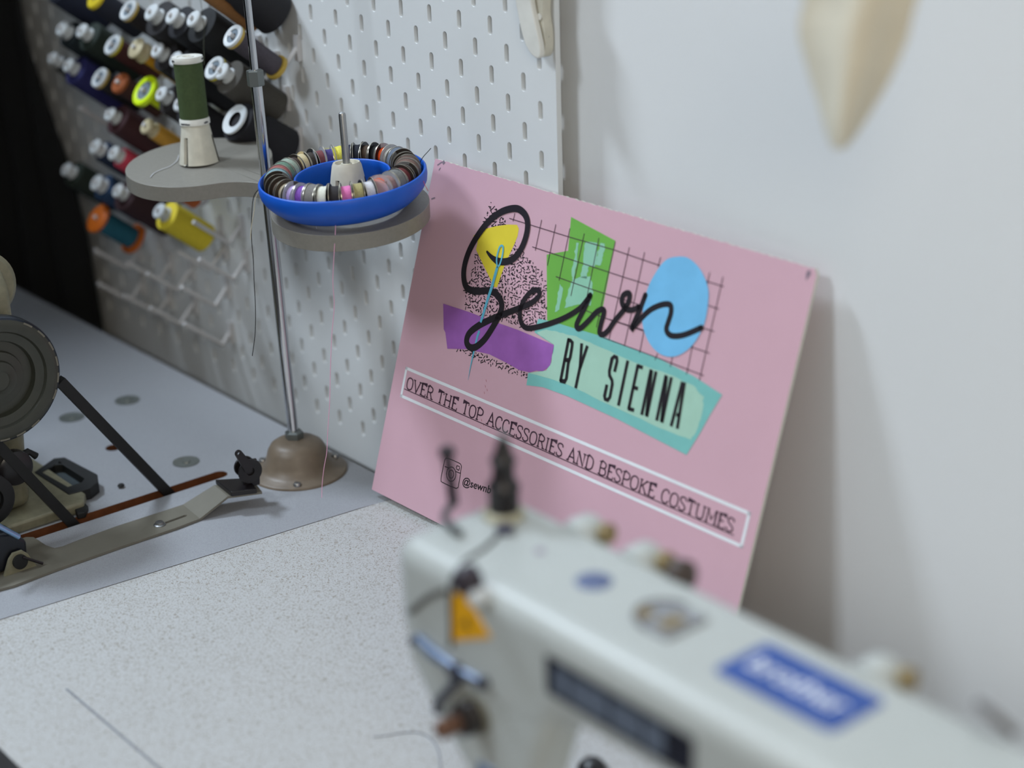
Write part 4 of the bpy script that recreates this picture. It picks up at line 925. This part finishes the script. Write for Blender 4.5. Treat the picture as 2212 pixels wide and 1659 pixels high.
REELS = [
 (503, 78, .0098, .064, (74, 68, 76), 'ring', 'charcoal grey thread reel with gold rimmed caps left of the pole', dict(rc=.0115, tail=gold)),
 (277, 22, .0100, .070, (30, 24, 30), 'ring', 'near-black thread reel with gold rimmed cap, top row', dict(rc=.0112)),
 (243, 97, .0100, .070, (62, 22, 26), 'ring', 'deep maroon thread reel with yellow rimmed white cap', dict(rc=.0112, ins=yel)),
 (215, 168, .0100, .065, (28, 26, 30), 'ring', 'black thread reel with white ring cap left of the orange-capped one', dict(rc=.0112)),
 (463, 147, .0120, .050, (96, 90, 84), 'ring', 'taupe grey thread reel with yellow rimmed cap behind the green reel', dict(rc=.0120, ins=yel)),
 (371, 34, .0170, .085, (24, 24, 30), 'tube', 'large black thread reel with white cap, top row left of centre', dict(rc=.0085)),
 (417, 40, .0185, .085, (18, 19, 22), 'tube', 'large black thread reel with white cap, above the green reel', dict(rc=.0085)),
 (339, 108, .0160, .085, (26, 22, 24), 'tube', 'soft black thread reel with white cap, second row', dict(rc=.0082)),
 (379, 127, .0165, .080, (22, 22, 26), 'tube', 'black thread reel with white cap peeking left of the green reel', dict(rc=.0082)),
 (478, 153, .0170, .076, (70, 66, 60), 'tube', 'dark taupe thread reel with white cap right of the green reel', dict(rc=.0085)),
 (348, 202, .0150, .080, (34, 28, 30), 'tube', 'dark brown-black thread reel with white cap beside the neon reel', dict(rc=.0080)),
 (387, 224, .0150, .080, (24, 22, 28), 'tube', 'black thread reel with white cap just left of the green reel foot', dict(rc=.0080)),
 (176, 66, .0160, .085, (28, 40, 32), 'tube', 'dark green thread reel with greenish white cap, upper left', dict(rc=.0082)),
 (133, 61, .0150, .080, (22, 34, 40), 'tube', 'dark teal thread reel with dull cap, far upper left', dict(rc=.0088)),
 (147, 140, .0165, .085, (38, 38, 96), 'tube', 'wide navy blue thread reel with white cap at the left', dict(rc=.0082)),
 (113, 125, .0090, .060, (40, 40, 38), 'tube', 'slim dark thread reel with dull cap, leftmost of the third row', dict(rc=.0070)),
 (237, 246, .0165, .080, (58, 24, 30), 'tube', 'wide maroon thread reel with cream cap below the navy one', dict(rc=.0078)),
 (205, 316, .0120, .060, (24, 40, 66), 'tube', 'dark navy thread reel with cream cap left of the pink one', dict(rc=.0085)),
 (245, 330, .0115, .055, (196, 60, 82), 'tube', 'raspberry pink thread reel with cream cap by the tray', dict(rc=.0082)),
 (143, 365, .0150, .080, (34, 44, 36), 'tube', 'murky green thread reel with pale cap, lowest far left', dict(rc=.0080)),
 (208, 394, .0150, .070, (34, 62, 96), 'tube', 'deep blue thread reel with white cap left of the black one', dict(rc=.0092)),
 (254, 411, .0175, .080, (50, 24, 30), 'tube', 'wide dark maroon thread reel with round white cap above the yellow one', dict(rc=.0080)),
 (343, 455, .0155, .068, (222, 200, 50), 'tube', 'bright yellow thread reel with white cap under the grey tray', dict(rc=.0085)),
 (210, 471, .0120, .058, (26, 92, 112), 'plain', 'teal thread reel with orange end caps at the lower left', dict(rc=.0165, capcol=org, tail=org)),
 (258, 179, .0100, .065, (60, 30, 26), 'plain', 'brown thread reel with burnt orange cap left of the neon one', dict(rc=.0115, capcol=mat('burnt_orange', (150, 78, 34), .5))),
 (312, 196, .0075, .080, (206, 226, 20), 'ring', 'slim neon yellow thread reel with large white-faced neon flange', dict(rc=.0165, ins=mat('neon', (212, 240, 10), .4), capcol=mat('neon', (212, 240, 10), .4))),
 (293, 103, .0080, .080, (206, 146, 30), 'tube', 'amber orange thread reel with cream cap, second row', dict(rc=.0110, capcol=mat('cream_cap', (196, 184, 150), .5))),
 (316, 272, .0085, .075, (200, 150, 56), 'tube', 'golden yellow thread reel with long cream nose beside the maroon one', dict(rc=.0085, capcol=mat('cream_cap', (196, 184, 150), .5))),
 (326, 26, .0190, .080, (36, 34, 36), 'tube', 'wide charcoal cone thread reel with clear collar, top row', dict(rc=.0090)),
 (507, 258, .0190, .074, (22, 20, 26), 'cone', 'large black cone thread reel with open white rim behind the tray', dict(rc=.0150)),
 (465, -66, .0170, .092, (28, 27, 32), 'cone', 'large black cone thread reel cut by the top edge near the pole', dict(rc=.0150)),
 (206, -4, .0120, .070, (26, 30, 46), 'plain', 'dark blue-black thread reel with bright yellow cap at the top edge', dict(rc=.0120, capcol=mat('bright_yellow_cap', (214, 190, 30), .45))),
 (120, -28, .0160, .080, (24, 30, 52), 'plain', 'dark navy thread reel at the top left edge of the photo', dict(rc=.0120)),
 (440, -40, .0140, .080, (150, 104, 60), 'plain', 'brown-amber thread reel at the top edge above the green reel', dict(rc=.0110)),
 (382, 408, .0085, .030, (190, 96, 44), 'plain', 'small burnt orange reel peeking below the grey tray', dict(rc=.0090, capcol=org, yt=-.07)),
]
for px, py, r, L, rgb, cap, label, kw in REELS: reel(px, py, r, L, rgb, cap, label, **kw)
for (px, py, L, label) in ((205, 540, .050, 'empty white peg hook at the left under the teal reel'), (212, 612, .050, 'lowest empty white peg hook at the far left'), (272, 566, .050, 'empty white peg hook right of the teal reel foot'),
        (268, 638, .052, 'empty white peg hook in the lowest row, second from left'), (418, 479, .052, 'empty white peg hook in front of the yellow reel'), (430, 560, .050, 'empty white peg hook below the yellow reel, right column'),
        (392, 620, .050, 'empty white peg hook in the middle of the lower right column'), (398, 699, .058, 'lowest empty white peg hook on the right'), (318, 590, .045, 'empty white peg hook below the yellow reel, middle column'),
        (325, 665, .045, 'empty white peg hook in the lowest row, third from left'), (172, 232, .045, 'empty white peg hook left of the wide maroon reel'), (386, 545, .045, 'empty white peg hook just left under the yellow reel')):
    T = hit(px, py, 1, -.056); hook(T-PD*L*.95, L*.95, label)

# ------------------------------------------------------------------ white clip on the board
def clip():
    root = thing('hanging_clip', (-.03, -.01, .60), 'white plastic spring clip hanging at the top right of the pegboard', 'clip')
    def outl(pts, y0, y1, name, m, par=root, k=5, bev=.001):
        q = [hit(x, y, 1, y0) for x, y in pts]; q = crom([(v.x, v.z, 0) for v in q], k, True) if k else [(v.x, v.z) for v in q]
        return MB().prism([(v[0], v[1]) for v in q], [], lambda u, v, h: Vector((u, h, v)), y0, y1).build(name, m, par, smooth=30, bevel=bev)
    outl([(1110, -60), (1113, 0), (1118, 30), (1126, 70), (1134, 95), (1145, 115), (1158, 126), (1166, 122), (1166, 100), (1160, 70), (1152, 35), (1146, 0), (1140, -60)], -.016, -.011, 'front_jaw', M['white'])
    outl([(1143, -60), (1148, 0), (1157, 50), (1166, 100), (1169, 124), (1176, 115), (1178, 90), (1176, 60), (1174, 48), (1172, 20), (1172, -60)], -.010, -.0015, 'back_jaw', M['offwhite'])
    c = hit(1166, 36, 1, -.0105); MB().lathe([(.0026, 0), (.0026, .0008), (.0001, .0010)], c, (0, -1, 0), 18).build('rivet', M['white'], root)
clip()
o = MB().tube(crom([hit(1176, 62, 1, -.008), hit(1180, 72, 1, -.007), hit(1186, 80, 1, -.006)], 4), .0005, 6).build('thread_end', M['black'], None); tag(o, 'tiny black thread tuft caught behind the white clip', 'thread')

# ------------------------------------------------------------------ hanging cream fabric
def hanging_cloth():
    YC = -.22
    prof = [(-130, 1690, 2010), (-60, 1712, 1995), (0, 1736, 1978), (40, 1726, 1966), (80, 1724, 1958), (130, 1738, 1938), (180, 1752, 1915), (220, 1766, 1892), (260, 1776, 1868), (300, 1788, 1842), (322, 1800, 1822)]
    vs = []; n = 28
    for j, (y, xa, xb) in enumerate(prof):
        for side in (0, 1):
            for i in range(n):
                t = i/(n-1); x = xa+(xb-xa)*t
                # folded fabric: a deep front pleat and a receding side
                d = .030*math.sin(PI*min(1, t*1.25))-.016*math.sin(6.5*t+y*.004)*(1-t*.3); d *= (.35+.65*(1-j/len(prof)))
                d += .030*max(0, t-.42)*(-1)
                q = hit(x, y, 1, YC-d*.9); vs.append((q.x, q.y+(.0 if side == 0 else .0016), q.z))
    fs = []; m = len(prof)
    for side in (0, 1):
        for j in range(m-1):
            for i in range(n-1):
                a = (j*2+side)*n+i; b = ((j+1)*2+side)*n+i; fs.append((a, a+1, b+1, b))
    for j in range(m-1):
        for i in (0, n-1):
            a = (j*2)*n+i; b = ((j+1)*2)*n+i; fs.append((a, a+n, b+n, b))
    o = MB().add(vs, fs).build('hanging_fabric', M['fabric'], None, smooth=80)
    tag(o, 'cream calico fabric hanging down in a point from above at the top right', 'fabric')
hanging_cloth()

# ------------------------------------------------------------------ dark things at the far left
def black_cloth():
    vs = []; nx, nz = 60, 24
    for j in range(nz):
        z = -.30+1.75*j/(nz-1)
        pyy = None
        xe = -.775-.12*max(0, min(1, (z-.05)/.55))
        for i in range(nx):
            x = -1.0+(xe+1.0)*i/(nx-1)
            vs.append((x, -.036+.011*math.sin(x*70+z*2)+.004*math.sin(z*9+x*20), z))
    fs = [(j*nx+i, j*nx+i+1, (j+1)*nx+i+1, (j+1)*nx+i) for j in range(nz-1) for i in range(nx-1)]
    o = MB().add(vs, fs).build('black_cloth', M['blackcloth'], None, smooth=80)
    s = o.modifiers.new('thickness', 'SOLIDIFY'); s.thickness = .003
    tag(o, 'black cloth hanging against the wall at the dark left edge', 'cloth')
black_cloth()
cb = thing('left_light_blocker', (-1.3, -.45, -.75), 'tall black block added out of view left of the grey sewing table to shade it', 'light blocker')  # unseen black block, added to keep the skylight off the left side
MB().box(-1.55, -.98, -.75, -1.02, .015, 1.13).build('blocker_body', M['blackcloth'], cb, smooth=0)
MB().box(-1.019, -.97, -.72, -1.005, -.08, 1.11).build('blocker_side', M['blackcloth'], cb, smooth=0)

sc_ = thing('front_light_blocker', (-.95, -1.05, -.75), 'tall dark panels added out of view in front of the left table to shade it', 'screen')  # out-of-view panels added to stop the front light reaching the left board
MB().box(-1.50, -1.10, -.74, -.95, -1.06, 1.55).build('blocker_panel', M['blackcloth'], sc_, smooth=0)
MB().box(-.945, -1.06, -.74, -.45, -1.02, 1.55).build('blocker_panel', M['blackcloth'], sc_, smooth=0)
